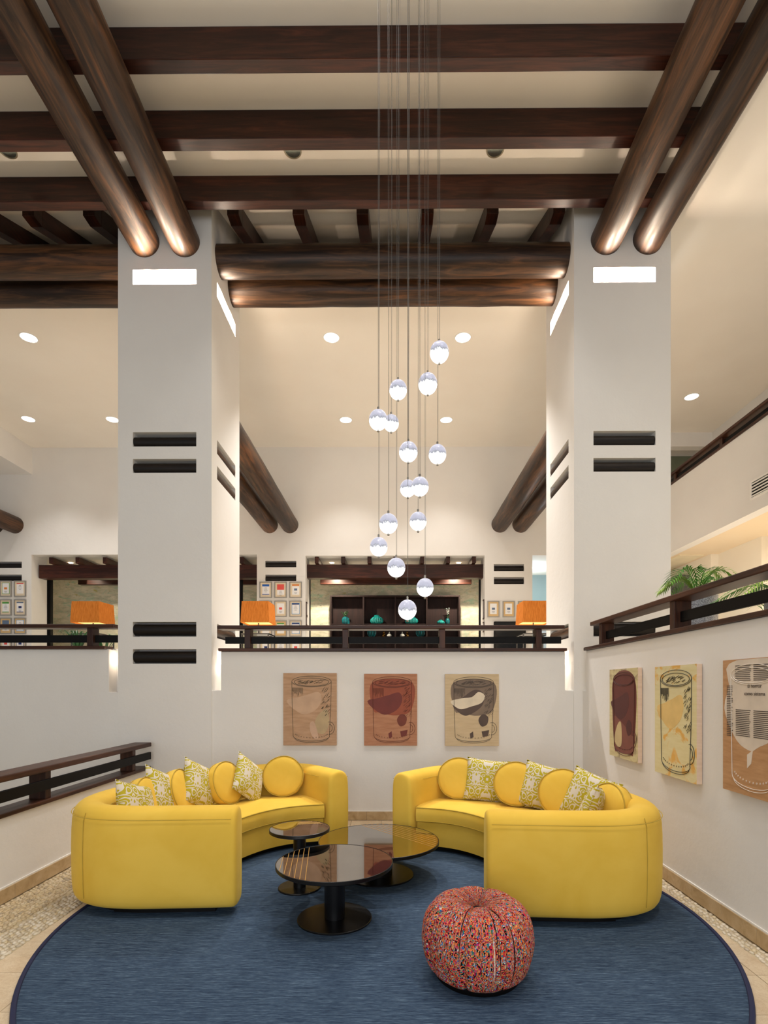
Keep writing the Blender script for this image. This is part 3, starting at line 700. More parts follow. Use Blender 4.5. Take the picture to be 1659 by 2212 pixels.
cert(1098.5, 1316, 26, 35, 'tan-mounted certificate right of the middle niche, next to the right orange lamp', None, .1, blk=GY, mount=M_TAN, grp=G3)
cert(1131.5, 1316, 26, 35, 'tan-mounted certificate almost hidden behind the right orange lamp shade', None, .1, blk=GY, mount=M_TAN, grp=G3)
# small dark frames on the reveals of the middle niche
for px, y0, y1, X, lb in ((662, 1301, 1331, xf(660), 'narrow silver frame on the left reveal of the middle niche'), (662.5, 1331, 1352, xf(660), 'lower brown frame on the left reveal of the middle niche'),
                          (1045, 1296, 1338, xf(1047), 'tall dark frame on the right reveal of the middle niche'), (1045, 1344, 1366, xf(1047), 'lower brown frame on the right reveal of the middle niche')):
    s = 1 if X < 0 else -1; z1, z0 = CAMZ+(HOR-y0)/F_PX*12.42, CAMZ+(HOR-y1)/F_PX*12.42
    r = root('reveal_frame', (X, 12.42, z0), lb, 'picture frame', 'frames on the niche reveals')
    MB().box(X+.001*s, X+.02*s, 12.34, 12.47, z0, z1).build('frame', plain('brown_frame', '#3b2018', .4) , r); MB().box(X+.0205*s, X+.023*s, 12.355, 12.455, z0+.03, z1-.03).build('print', M_PAPER, r)
# dark cabinet / screen under the right certificates
p0, p1 = PY(1068, 1342, YF-.1), PY(1113, 1395, YF-.1)
r = root('wall_screen', ((p0.x+p1.x)/2, YF-.1, 2.3), 'black wall screen below the two tan-mounted certificates', 'screen')
MB().box(p0.x, p1.x+.25, YF-.08, YF-.003, 2.3, p0.z).build('housing', M_BLACK, r, bevel=.008); MB().box(p0.x+.02, p1.x+.23, YF-.084, YF-.081, 2.33, p0.z-.02).build('panel', plain('screen_glass', '#0a0a0c', .12), r)

# ------------------------------------------------------------------ orange lamps on consoles
def shade_mat():
    t = NT('orange_lamp_fabric', .85, spec=.1); v = t.coord((60, 60, 3))
    c = t.ramp(t.noise(v, 3, 3), [(.3, '#a5581c'), (.7, '#c87a34')]); t.color(c)
    t.l(c, t.b.inputs['Emission Color']); t.b.inputs['Emission Strength'].default_value = .30; return t.m
M_SHADE = shade_mat(); M_STEEL = plain('brushed_steel', '#6e6a66', .3, 1)
def lamp(x0, x1, yn, lab, lab2):
    dp = .47; z0, z1 = 2.64, 2.985; cx = (x0+x1)/2; cy = yn+dp/2
    r = root('table_lamp', (cx, cy, 2.47), lab, 'lamp', 'orange square lamps')
    e = .006; sm = MB()
    b, t_ = ((x0-.008, x1+.008, yn-.008, yn+dp+.008), (x0+.008, x1-.008, yn+.008, yn+dp-.008))
    vs = []
    for (a0, a1, c0, c1), z in ((b, z0), (t_, z1)):
        for i in (0, e): vs += [(a0+i, c0+i, z), (a1-i, c0+i, z), (a1-i, c1-i, z), (a0+i, c1-i, z)]
    fs = []
    for k in range(4):
        j = (k+1) % 4; fs += [(k, j, 8+j, 8+k), (4+k, 12+k, 12+j, 4+j), (k, 4+k, 4+j, j), (8+k, 8+j, 12+j, 12+k)]
    sm.add(vs, fs); sm.build('shade', M_SHADE, r)
    MB().box(x0+.01, x1-.01, yn+.01, yn+dp-.01, z0+.02, z0+.024).build('diffuser', emit('yellow_diffuser', '#ffd27a', 1.3), r)
    MB().lathe([(.035, 0), (.035, .012), (.012, .02), (.012, .19)], 20, (cx, cy, 2.475)).build('stem', M_STEEL, r, smooth=True)
    MB().lathe([(.02, 0), (.035, .04), (.02, .09), (.005, .1)], 16, (cx, cy, 2.72)).build('bulb', emit('bulb', '#fff0cf', 12), r, smooth=True)
    light('POINT', 'lamp_light', (cx, cy, z1+.06), 22, (1, .72, .45), size=.1)
    t = root('console_table', (cx, cy, ZU), lab2, 'table', 'metal console tables under the lamps'); q = .02
    zt = 2.47
    for sx in (x0, x1-q):
        for sy in (yn, yn+dp-q): MB().box(sx, sx+q, sy, sy+q, ZU, zt-.02).build('leg', M_STEEL, t)
    f = MB().box(x0, x1, yn, yn+q, zt-.02, zt).box(x0, x1, yn+dp-q, yn+dp, zt-.02, zt).box(x0, x0+q, yn+q, yn+dp-q, zt-.02, zt).box(x1-q, x1, yn+q, yn+dp-q, zt-.02, zt); f.build('top_frame', M_STEEL, t)
    MB().box(x0+q, x1-q, yn+q, yn+dp-q, zt-.012, zt-.004).build('tabletop', plain('smoked_glass', '#35383a', .08), t)
YLm = 8.5
lamp(px2x(153, YLm), px2x(214, YLm), YLm, 'table lamp with orange box shade left of the left pillar', 'thin metal console under the orange lamp left of the left pillar')
lamp(px2x(520.8, YLm), px2x(580.4, YLm), YLm, 'table lamp with orange box shade just right of the left pillar', 'thin metal console under the orange lamp right of the left pillar')
lamp(px2x(1129.6, YLm), px2x(1191, YLm), YLm, 'table lamp with orange box shade beside the right pillar', 'thin metal console under the orange lamp beside the right pillar')

# ------------------------------------------------------------------ plants
def leafmat(n, a, b):
    t = NT(n, .5); t.color(t.ramp(t.noise(t.coord(), 6, 2), [(.35, a), (.65, b)])); t.b.inputs['Transmission Weight'].default_value = 0; return t.m
M_PALM = leafmat('palm_green', '#2c7a22', '#6aa63a'); M_PALM2 = leafmat('young_palm_green', '#6f9a2e', '#9cc04c')
def frond(base, ang, length, rise, droop, r, mat, parent, ll=.17, n=19):
    pts = []; d = Vector((math.cos(ang), math.sin(ang), 0))
    for i in range(13):
        t = i/12; pts.append(base+d*length*t*(.55+.45*t)+Vector((0, 0, rise*math.sin(min(1, t*1.05)*PI*.62)-droop*t*t)))
    mb = MB().tube(pts, [.006*(1-.8*i/12) for i in range(13)], 5)
    for i in range(n):
        t = .22+.78*i/(n-1); k = t*12; j = min(11, int(k)); p = pts[j].lerp(pts[j+1], k-j); tg = (pts[min(12, j+1)]-pts[j]).normalized()
        sd = tg.cross(Vector((0, 0, 1))).normalized(); L = ll*(math.sin(PI*min(1, .12+.88*(t-.1)))**.6*.85+.2)*r.uniform(.9, 1.1)
        for s in (-1, 1):
            dr = (sd*s*.86+tg*.62+Vector((0, 0, .12))).normalized(); w = .007
            q1 = p+dr*L*.5+Vector((0, 0, -.02*L)); q2 = p+dr*L+Vector((0, 0, -.32*L)); nn = dr.cross(Vector((0, 0, 1))).normalized()
            mb.add([p-nn*w*.4, p+nn*w*.4, q1+nn*w, q1-nn*w, q2], [(0, 1, 2, 3), (3, 2, 4)])
    return mb.build('frond', mat, parent, recalc=False, smooth='all')
def fleck():
    t = NT('grey_speckled_pot', .5); v = t.coord(); t.color(t.ramp(t.noise(v, 130, 2), [(.4, '#6a6b72'), (.6, '#a9aab0')])); t.bump(t.noise(v, 130, 2), .2, .004); return t.m
M_POT = fleck()
def palm(x, y, lab, lab2, seed, n, H, L, pr=.2, ph=.7):
    r = random.Random(seed); t = root('potted_palm', (x, y, ZU), lab, 'plant')
    MB().lathe([(pr*.8, 0), (pr, .02), (pr*1.02, ph), (pr*.9, ph), (pr*.88, ph-.05)], 36, (x, y, ZU)).build('pot', M_POT, t, smooth=True)
    MB().lathe([(pr*.89, ph-.06), (.001, ph-.04)], 24, (x, y, ZU)).build('soil', plain('dark_soil', '#2b211a', .9), t)
    for i in range(n):
        a = 2*PI*i/n+r.uniform(-.2, .2); frond(Vector((x, y, ZU+ph-.06)), a, L*r.uniform(.8, 1.1), H*r.uniform(.7, 1.15), H*.45*r.uniform(.6, 1.2), r, M_PALM if r.random() < .7 else M_PALM2, t)
c1 = PX_(1522, 1320, 2.95)
palm(2.95, PX_(1508, 1300, 2.95).y, 'potted palm in a grey speckled pot behind the right railing, beside the pillar', '', 5, 11, .38, .30, .165, 1.03)
palm(3.05, 4.1, 'palm farther right behind the right railing, fronds reaching out of the picture', '', 11, 12, .34, .46, .17, .82)
# grassy plant left lobby
def grass(x, y, z, n, seed, lab):
    r = random.Random(seed); t = root('leafy_plant', (x, y, ZU), lab, 'plant')
    MB().lathe([(.1, 0), (.14, .5), (.13, z-ZU-.15)], 20, (x, y, ZU)).build('pot', M_POT, t, smooth=True)
    for i in range(n):
        a = r.uniform(0, 2*PI); L = r.uniform(.25, .45); d = Vector((math.cos(a), math.sin(a), 0)); mb = MB(); P = []
        for k in range(7):
            s = k/6; P.append(Vector((x, y, z-.18))+d*L*s+Vector((0, 0, .34*math.sin(s*PI*.7))))
        sd = Vector((-d.y, d.x, 0)); vs = []
        for k, p in enumerate(P): ww = .016*(1-(k/6)**2)+.001; vs += [p-sd*ww, p+sd*ww]
        mb.add(vs, [(2*k, 2*k+1, 2*k+3, 2*k+2) for k in range(6)]); mb.build('leaf', M_LEAF, t, recalc=False)
grass(px2x(168, 8.0), 8.0, 2.28, 16, 4, 'low leafy plant seen through the rail under the left orange lamp')
grass(px2x(225, 8.2), 8.2, 2.25, 12, 9, 'low leafy plant between the console legs beside the left pillar')

# things under the gallery
p = PX_(1452, 1245, 5.855); q = PX_(1523, 1232, 5.855)
r = root('wall_cabinet', (5.8, 10.6, 2.3), 'dark grey cabinet at the far end below the gallery, behind the palm', 'cabinet')
MB().box(5.62, 5.86, 10.55, 11.3, ZU, CAMZ+(HOR-1243)/F_PX*10.6).build('body', plain('dark_grey_paint', '#54504e', .5), r, bevel=.01)
MB().box(5.60, 5.619, 10.6, 11.25, ZU+.05, 3.6).build('door', plain('darker_grey_paint', '#3f3c3b', .5), r)
o = MB().box(5.3, 5.75, 9.9, 11.2, zg0+.012, zg0+.029).build('ceiling_panel', plain('ivory_panel', '#efe2c2', .5)); tag(o, 'flat rectangular panel on the soffit below the gallery', 'ceiling panel')
light('AREA', 'soffit_light', (5.9, 6.0, 3.9), 40, (1, .88, .72), (0, 0, 0), 1.2, 4)
light('POINT', 'soffit_light', (5.3, 4.8, 2.4), 30, (1, .82, .62), size=.3)
light('POINT', 'soffit_light', (5.3, 8.0, 2.4), 30, (1, .9, .78), size=.3)

# ------------------------------------------------------------------ paintings
def cardboard(name, a, b, spots=None):
    t = NT(name, .7); v = t.coord((1, 1, 1)); c = t.ramp(t.noise(t.coord((3, 3, 22)), 1.6, 5, .55), [(.35, a), (.65, b)])
    if spots:
        m = t.ramp(t.noise(v, 4.2, 4, .6, 1.2), [(.54, (0, 0, 0, 1)), (.62, (.8, .8, .8, 1))]); c = t.mix(m, c, spots)
    t.color(c); return t.m
def linemat(c): return plain('ink_'+c.strip('#'), c, .6, var=.1)
def painting(kind, P0, ux, W_, H_, T, label, ground, edge, blocks, line, fill=None, rim=None, hatch=True, dots=True):
    """P0 = lower-left-front corner; ux = direction to the right as seen; front normal = ux x z turned to the viewer"""
    ux = Vector(ux); nz = Vector((0, 0, 1)); nrm = ux.cross(nz)
    r = root('painting', P0, label, 'painting')
    def q(a, b, d=0): return Vector(P0)+ux*a*W_+nz*b*H_+nrm*d
    def slab(mb, poly, d0, d1):
        n = len(poly); mb.add([q(a, b, d0) for a, b in poly]+[q(a, b, d1) for a, b in poly], [tuple(range(n)), tuple(range(2*n-1, n-1, -1))]+[(i, (i+1) % n, n+(i+1) % n, n+i) for i in range(n)])
    mb = MB(); slab(mb, [(0, 0), (1, 0), (1, 1), (0, 1)], -T, 0); mb.build('board', edge, r, bevel=.002, seg=1)
    mb = MB(); slab(mb, [(.0, .0), (1, 0), (1, 1), (0, 1)], .0002, .0012); mb.build('painted_face', ground, r)
    for i, (poly, m) in enumerate(blocks):
        pts = [(min(.995, max(.005, p[0])), min(.995, max(.005, p[1]))) for p in catmull([(a, b, 0) for a, b in poly], 40, True)] if len(poly) > 4 else poly
        mb = MB(); slab(mb, [(a, b) for a, b in pts], .0014+.0004*i, .0018+.0004*i); mb.build('colour_patch', m, r)
    d = .004; lw = .0022
    L = MB()
    def curve(pts, wd=lw): L.tube([q(a, b, d) for a, b in pts], wd, 5)
    el = lambda cx, cy, rx, ry, n=44, a0=0, a1=2*PI: [(cx+rx*math.cos(a0+(a1-a0)*i/n), cy+ry*math.sin(a0+(a1-a0)*i/n)) for i in range(n+1)]
    cx = .53; rx = .37; top = .885; bot = .13
    curve(el(cx, top, rx, .075)); curve(el(cx, top-.008, rx*.88, .055)); 
    curve([(cx-rx, top), (cx-rx*.97, .5), (cx-rx*.93, bot)]); curve([(cx+rx, top), (cx+rx*.98, .5), (cx+rx*.9, bot)])
    curve(el(cx, bot, rx*.92, .07, 30, PI, 2*PI)); curve(el(cx, bot-.02, rx*.86, .07, 30, PI*1.05, 1.95*PI))
    curve(el(cx+rx*.92, .24, .09, .085, 20, -PI*.55, PI*.6)); curve(el(cx+rx*.92, .24, .05, .05, 20, -PI*.5, PI*.55))
    rr = random.Random(hash(label) % 1000 if False else len(label))
    if hatch:
        for i in range(34):
            a = rr.uniform(-.8, .8); b = rr.uniform(-.6, .6)*math.sqrt(1-a*a)
            curve([(cx+rx*.8*a-.03, top-.008+.05*b-.008), (cx+rx*.8*a+.03, top-.008+.05*b+.008)], .0016)
        for i in range(46):
            a = rr.uniform(.55, .97); b = rr.uniform(.42, .8); curve([(cx+rx*a-.02, b-.012), (cx+rx*a+.015, b+.015)], .0015)
        for i in range(16):
            a = -.97+.035*i; curve([(cx+rx*a, .80), (cx+rx*a, .72+rr.uniform(-.05, .03))], .0015)
    if dots:
        for i in range(14):
            a = PI*1.1+PI*.8*i/13; x_, y_ = cx+rx*.84*math.cos(a), bot+.045+.07*math.sin(a); curve(el(x_, y_, .008, .006, 6), .0012)
    L.build('line_drawing', line, r)
    return r
card = cardboard('brown_cardboard', '#b08a68', '#c29c7c'); card_e = cardboard('raw_board_edge', '#d5b79c', '#dfc4ac')
card2 = cardboard('russet_cardboard', '#ab7353', '#bd8766'); card3 = cardboard('sand_board', '#c9b18c', '#d4bd99')
TP = .04
def bpaint(x0, x1, y0, y1, lab, ground, blocks, line, **k):
    a = PY(x0, y1, yb-TP-.004); b = PY(x1, y0, yb-TP-.004)
    painting('b', (a.x, yb-TP-.004, a.z), (1, 0, 0), b.x-a.x, b.z-a.z, TP, lab, ground, k.pop('edge', card_e), blocks, line, **k)
BLOB = [(.06, .62), (.2, .50), (.4, .43), (.62, .50), (.72, .63), (.66, .74), (.45, .70), (.25, .66)]
BODY = [(.16, .885), (.9, .885), (.89, .5), (.60, .42), (.3, .46), (.17, .5)]
BODYF = [(.16, .89), (.9, .89), (.88, .13), (.7, .07), (.35, .07), (.18, .13)]
SML = [(.62, .36), (.7, .44), (.8, .40), (.78, .30), (.68, .27)]
bpaint(612, 727, 1454, 1610, 'left painting on the back wall, mug outline sketched on brown cardboard', card,
       [(BLOB, linemat('#c4a183')), ([(.68, .44), (.82, .5), (.86, .3), (.76, .16), (.62, .2), (.6, .34)], linemat('#b9a079')), ([(.5, .3), (.58, .32), (.66, .12), (.6, .09), (.52, .16)], linemat('#c9a58a'))], linemat('#3e3d2f'))
bpaint(786.5, 901, 1455.5, 1610.5, 'middle painting on the back wall, mug form in reddish brown with dark patch', card2,
       [(BODY, linemat('#96492c')), (BLOB, linemat('#6f2a20')), (SML, linemat('#74321f')), ([(.46, .17), (.52, .2), (.53, .12), (.47, .1)], linemat('#6f2a20')), ([(.68, .2), (.82, .22), (.8, .14), (.7, .12)], linemat('#6f2a20'))], linemat('#5e2a1c'))
bpaint(961.5, 1077.5, 1456, 1611, 'right painting on the back wall, mug form in grey brown on sand board', card3,
       [(BODY, linemat('#7d6a5a')), ([(.14, .60), (.3, .66), (.55, .78), (.72, .72), (.68, .55), (.4, .42), (.2, .5)], linemat('#55443c')), ([(.1, .62), (.3, .66), (.5, .68), (.62, .75), (.74, .7), (.68, .6), (.5, .55), (.3, .51), (.18, .55)], linemat('#e2d3ba')), (SML, linemat('#55443c')), ([(.46, .17), (.52, .2), (.53, .12), (.47, .1)], linemat('#55443c')), ([(.68, .2), (.82, .22), (.8, .14), (.7, .12)], linemat('#55443c'))], linemat('#4a4038'))
def rpaint(x0, x1, yt, ybm, T, lab, ground, blocks, line, **k):
    xw = XR-T-.004; a = PX_(x0, yt, xw); b = PX_(x1, yt, xw); zt = a.z; zb = PX_(x0, ybm, xw).z
    return painting('r', (xw, a.y, zb), (0, -1, 0), a.y-b.y, zt-zb, T, lab, ground, k.pop('edge', card_e), blocks, line, **k), a.y-b.y, zt-zb
yel = cardboard('pale_yellow_ground', '#d8c98e', '#e2d7a8')
yel2 = cardboard('yellow_stained_ground', '#dccf9c', '#e3d8ac', '#e3a52e')
smoke = cardboard('smoky_yellow_ground', '#c9b98a', '#d8cb9c', '#9a8468')
rpaint(1317, 1378, 1447, 1630, .04, 'dark maroon mug painting on the right wall, nearest the corner', smoke,
       [(BODYF, linemat('#7a4538')), ([(.16, .885), (.9, .885), (.89, .3), (.60, .36), (.3, .46), (.17, .5)], linemat('#63291f')), (BLOB, linemat('#511d1a')), (SML, linemat('#4a1a18')), ([(.3, .36), (.44, .4), (.46, .16), (.3, .12), (.2, .2)], linemat('#c7b183'))], linemat('#4a1f1a'), hatch=False)
rpaint(1415, 1505, 1441, 1666, .042, 'yellow stained mug drawing with black lines, middle of the right wall', yel2, [(BLOB, linemat('#e2c27c'))], linemat('#1d1a16'))
pr, PW, PH = rpaint(1562, 1690, 1427, 1703, .04, 'brown cardboard and newspaper painting at the right picture edge', cardboard('kraft_board', '#b48558', '#c89a6e'), 
       [([(.12, .97), (.9, .98), (.92, .5), (.62, .36), (.5, .33), (.25, .40), (.03, .62), (.12, .8)], linemat('#dccdbb')), ([(.45, .3), (.55, .34), (.52, .24), (.45, .2)], linemat('#e0d2c2'))], linemat('#e8dccd'), hatch=False)
rt = (PI/2, 0, -PI/2)
M_INKB = linemat('#4c4038')
def ptxt(s, a, b, size, nm='headline'): return text(s, size, M_INKB, pr, (-.0045, -a*PW, b*PH), rt, nm)
ptxt('El horror', .58, .80, .034); ptxt('como sistema', .58, .745, .034)
tx = MB(); r = random.Random(3)
for (a0, a1, b0, b1) in ((.24, .52, .84, .95), (.56, .86, .84, .95), (.08, .20, .42, .80), (.25, .52, .43, .62), (.56, .86, .43, .62)):
    b = b0
    while b < b1:
        e = a1-r.uniform(0, .03)
        tx.add([Vector((0, -a*PW, bb*PH))+Vector((-.0032, 0, 0))+Vector(pr.location) for a, bb in ((a0, b), (e, b), (e, b+.006), (a0, b+.006))], [(0, 1, 2, 3)]); b += .0135
tx.build('newsprint_lines', M_INKB, pr, recalc=False)

# ------------------------------------------------------------------ rug
def rugmat():
    t = NT('blue_woven_rug', .9, spec=.15); v = t.coord((1.2, 22, 1)); f = t.noise(v, 5, 6, .7)
    v2 = t.coord((6, 90, 1)); f2 = t.noise(v2, 4, 3, .6)
    mx = t.n('ShaderNodeMath', operation='MULTIPLY_ADD'); t.l(f, mx.inputs[0]); mx.inputs[1].default_value = .55
    mm = t.n('ShaderNodeMath', operation='MULTIPLY'); t.l(f2, mm.inputs[0]); mm.inputs[1].default_value = .45; t.l(mm.outputs[0], mx.inputs[2])
    c = t.ramp(mx.outputs[0], [(.36, '#1d2a3e'), (.5, '#384a60'), (.64, '#5f7386')]); t.color(c)
    t.bump(f2, .35, .004); return t.m
rg = root('round_rug', (RC.x, RC.y, 0), 'large round dark blue woven rug under the sofas and tables', 'rug')
MB().lathe([(RR-.025, 0), (RR-.02, .010), (RR-.03, .011), (.001, .011)], 160, (RC.x, RC.y, 0)).build('pile', rugmat(), rg, smooth=True)
MB().tube([(RC.x+(RR-.012)*math.cos(a), RC.y+(RR-.012)*math.sin(a), .009) for a in [2*PI*i/160 for i in range(160)]], .014, 8, closed=True).build('binding', plain('navy_binding', '#1a2145', .8), rg, smooth=True)
ZRUG = .011

# ------------------------------------------------------------------ sofas
def velvet(name, a, b):
    t = NT(name, .8, spec=.15); c = t.ramp(t.noise(t.coord(), 2.2, 4, .6, .5), [(.35, a), (.65, b)]); t.color(c)
    t.b.inputs['Sheen Weight'].default_value = .2; t.b.inputs['Sheen Roughness'].default_value = .4; t.b.inputs['Sheen Tint'].default_value = srgb('#fff2a0')
    t.bump(t.noise(t.coord(), 160, 2), .06, .002); return t.m
M_VEL = velvet('yellow_velvet', '#e0b644', '#e8c050'); M_PIPE = velvet('yellow_piping', '#b8993a', '#c0a244')
SH = [(-1.13, 3.78), (-1.5, 3.755), (-1.86, 3.745), (-2.10, 3.80), (-2.26, 3.95), (-2.325, 4.2), (-2.27, 4.58), (-2.15, 4.92), (-1.99, 5.22), (-1.80, 5.47), (-1.55, 5.70), (-1.28, 5.84), (-1.08, 5.86), (-.93, 5.79), (-.80, 5.65), (-.56, 5.36)]
FR = [(-1.16, 3.9), (-1.30, 4.08), (-1.385, 4.3), (-1.40, 4.55), (-1.31, 4.83), (-1.15, 5.07), (-.95, 5.22), (-.69, 5.30)]
def sofa(fn, ctr, lab, z0):
    """fn maps left-sofa plan coordinates to the room"""
    r = root('curved_sofa', (*fn(*ctr), z0), lab, 'sofa')
    sh = [Vector((*fn(x, y), 0)) for x, y in [tuple(p[:2]) for p in catmull([(a, b, 0) for a, b in SH], 100)]]
    mir = (sh[0].x > sh[50].x)   # left sofa
    fr = [Vector((*fn(x, y), 0)) for x, y in [tuple(p[:2]) for p in catmull([(a, b, 0) for a, b in FR], 48)]]
    zb, zt, t = .045+z0, .765+z0-.01, .12
    # profile (d outward positive)
    prof = [(-t, zb+.03), (-t+.02, zb), (t-.07, zb), (t-.025, zb+.018), (t-.004, zb+.07), (t, zb+.16), (t+.004, zb+.4), (t-.002, zt-.10), (t-.02, zt-.045), (t-.06, zt-.01), (t-.1, zt), (-t+.09, zt-.004), (-t+.04, zt-.02), (-t+.01, zt-.06), (-t, zt-.12), (-t, zb+.3)]
    np_ = len(prof); N = len(sh); cen = fn(-1.2, 4.8); cen = Vector((cen[0], cen[1], 0))
    def frame(i):
        tg = (sh[min(i+1, N-1)]-sh[max(i-1, 0)]).normalized(); nn = Vector((tg.y, -tg.x, 0))
        return tg, nn
    s0 = frame(50); sg = 1 if s0[1].dot(sh[50]-cen) > 0 else -1
    rings = []
    def ring(p, nn, sc):
        cz = (zb+zt)/2
        return [Vector((p.x+nn.x*d*sg*sc, p.y+nn.y*d*sg*sc, cz+(z-cz)*(1-(1-sc)*.33))) for d, z in prof]
    tg, nn = frame(0)
    for e, sc in ((.035, .62), (.030, .82), (.018, .95)): rings.append(ring(sh[0]-tg*e, nn, sc))
    for i in range(N): tg, nn = frame(i); rings.append(ring(sh[i], nn, 1))
    for e, sc in ((.018, .95), (.030, .82), (.035, .62)): rings.append(ring(sh[-1]+tg*e, nn, sc))
    vs = [q for g in rings for q in g]; m = len(rings); fs = []
    for i in range(m-1):
        for k in range(np_): fs.append((i*np_+k, i*np_+(k+1) % np_, (i+1)*np_+(k+1) % np_, (i+1)*np_+k))
    fs += [tuple(range(np_)), tuple((m-1)*np_+k for k in range(np_))]
    o = MB().add(vs, fs).build('backrest', M_VEL, r, smooth=True, angle=60)
    o.modifiers.new('sub', 'SUBSURF').levels = 1; o.modifiers['sub'].render_levels = 1
    # seams
    def off(d, z, i0=0, i1=N): return [Vector((sh[i].x+frame(i)[1].x*d*sg, sh[i].y+frame(i)[1].y*d*sg, z)) for i in range(i0, i1)]
    MB().tube(off(t-.001, zt-.075), .0028, 6).build('piping', M_PIPE, r, smooth=True)
    MB().tube(off(-t+.002, zt-.075, 8, N-4), .0028, 6).build('piping', M_PIPE, r, smooth=True)
    for i in (22, 82):
        p = sh[i]; nn = frame(i)[1]*sg; MB().tube([Vector((p.x+nn.x*(d+.0005), p.y+nn.y*(d+.0005), z)) for d, z in prof[4:9]], .0025, 6).build('piping', M_PIPE, r, smooth=True)
    # seat base and cushion, ruled between the front line and the back
    ib = [17+int(round((86-17)*k/47)) for k in range(48)]
    bk = [sh[i] for i in ib]
    def ruled(name, zlo, zhi, inset, mat, crown=0, rd=.02, bulge=0):
        cols = []; K = 9
        for k in range(48):
            a, b = fr[k], bk[k]; d = (b-a).normalized(); a2 = a+d*inset; c = []
            c.append(Vector((a2.x+d.x*.02, a2.y+d.y*.02, zlo)));
            c.append(Vector((a2.x-d.x*bulge*.2, a2.y-d.y*bulge*.2, zlo+.006)))
            c.append(Vector((a2.x-d.x*bulge, a2.y-d.y*bulge, (zlo+zhi)/2)))
            c.append(Vector((a2.x-d.x*bulge*.2, a2.y-d.y*bulge*.2, zhi-.008)))
            for j in range(K):
                s = j/(K-1); q = a2.lerp(b, s) if j else a2+d*.01; ed = min(1, 4*min(k, 47-k)/47+.6)
                c.append(Vector((q.x, q.y, zhi+crown*math.sin(PI*min(1, s*.9+.05))*ed)))
            c.append(Vector((b.x, b.y, zlo))); cols.append(c)
        n = len(cols[0]); vs = [q for c in cols for q in c]
        fs = [(i*n+k, i*n+(k+1) % n, (i+1)*n+(k+1) % n, (i+1)*n+k) for i in range(47) for k in range(n)]+[tuple(range(n)), tuple(47*n+k for k in range(n))]
        return MB().add(vs, fs).build(name, mat, r, smooth=True, angle=50), cols
    ruled('seat_base', zb+.002, .285+z0, .03, M_VEL, bulge=.012)
    o, cols = ruled('seat_cushion', .29+z0, .425+z0, 0, M_VEL, crown=.03, bulge=.012)
    MB().tube([c[3]+Vector((0, 0, .006)) for c in cols], .005, 6).build('piping', M_PIPE, r, smooth=True)
    MB().tube([c[1]+Vector((0, 0, -.002)) for c in cols], .005, 6).build('piping', M_PIPE, r, smooth=True)
    # dark plinth
    cols = []
    for k in range(48):
        a, b = fr[k], bk[k]; d = (b-a).normalized(); cols.append((a+d*.09, b-d*.04))
    poly = [(p.x, p.y) for p, _ in cols]+[(q.x, q.y) for _, q in reversed(cols)]
    MB().prism(poly, z0, zb+.01).build('plinth', M_BLACK, r)
    arm = [sh[0].lerp(sh[0], 0)]+[sh[i] for i in range(0, 18)]
    MB().prism([(p.x, p.y) for p in off(-.06, 0, 3, 20)]+[(p.x, p.y) for p in reversed(off(.0, 0, 3, 20))], z0, zb+.01).build('plinth', M_BLACK, r)
    MB().prism([(p.x, p.y) for p in off(-.06, 0, 84, N-4)]+[(p.x, p.y) for p in reversed(off(.03, 0, 84, N-4))], z0, zb+.01).build('plinth', M_BLACK, r)
    return r
fl = lambda x, y: (x, y)
fr_ = lambda x, y: (-.47-x, y-.13)
sofa(fl, (-1.9, 4.8), 'curved yellow velvet sofa on the left, backing onto the ramp wall', ZRUG)
sofa(fr_, (-1.9, 4.8), 'curved yellow velvet sofa on the right, behind the multicoloured pouf', ZRUG)

# ------------------------------------------------------------------ cushions
def ikat():
    t = NT('ikat_cushion_fabric', .8, spec=.15); c = t.n('ShaderNodeTexCoord'); sp = t.n('ShaderNodeSeparateXYZ'); t.l(c.outputs['Object'], sp.inputs[0])
    ab = t.n('ShaderNodeMath', operation='PINGPONG'); t.l(sp.outputs['X'], ab.inputs[0]); ab.inputs[1].default_value = .11
    zz = t.n('ShaderNodeMath', operation='PINGPONG'); t.l(sp.outputs['Z'], zz.inputs[0]); zz.inputs[1].default_value = .21
    cb = t.n('ShaderNodeCombineXYZ'); t.l(ab.outputs[0], cb.inputs[0]); t.l(zz.outputs[0], cb.inputs[1])
    f = t.noise(cb.outputs[0], 10, .8, .4, 1.4)
    s = t.n('ShaderNodeMath', operation='MULTIPLY'); t.l(f, s.inputs[0]); s.inputs[1].default_value = 48
    sn = t.n('ShaderNodeMath', operation='SINE'); t.l(s.outputs[0], sn.inputs[0])
    sh_ = t.n('ShaderNodeMath', operation='MULTIPLY_ADD'); t.l(sn.outputs[0], sh_.inputs[0]); sh_.inputs[1].default_value = .5; sh_.inputs[2].default_value = .42
    m = t.ramp(sh_.outputs[0], [(.40, (1, 1, 1, 1)), (.46, (0, 0, 0, 1))])
    t.color(t.mix(m, '#d3cabb', '#b3a42c')); return t.m
M_IKAT = ikat()
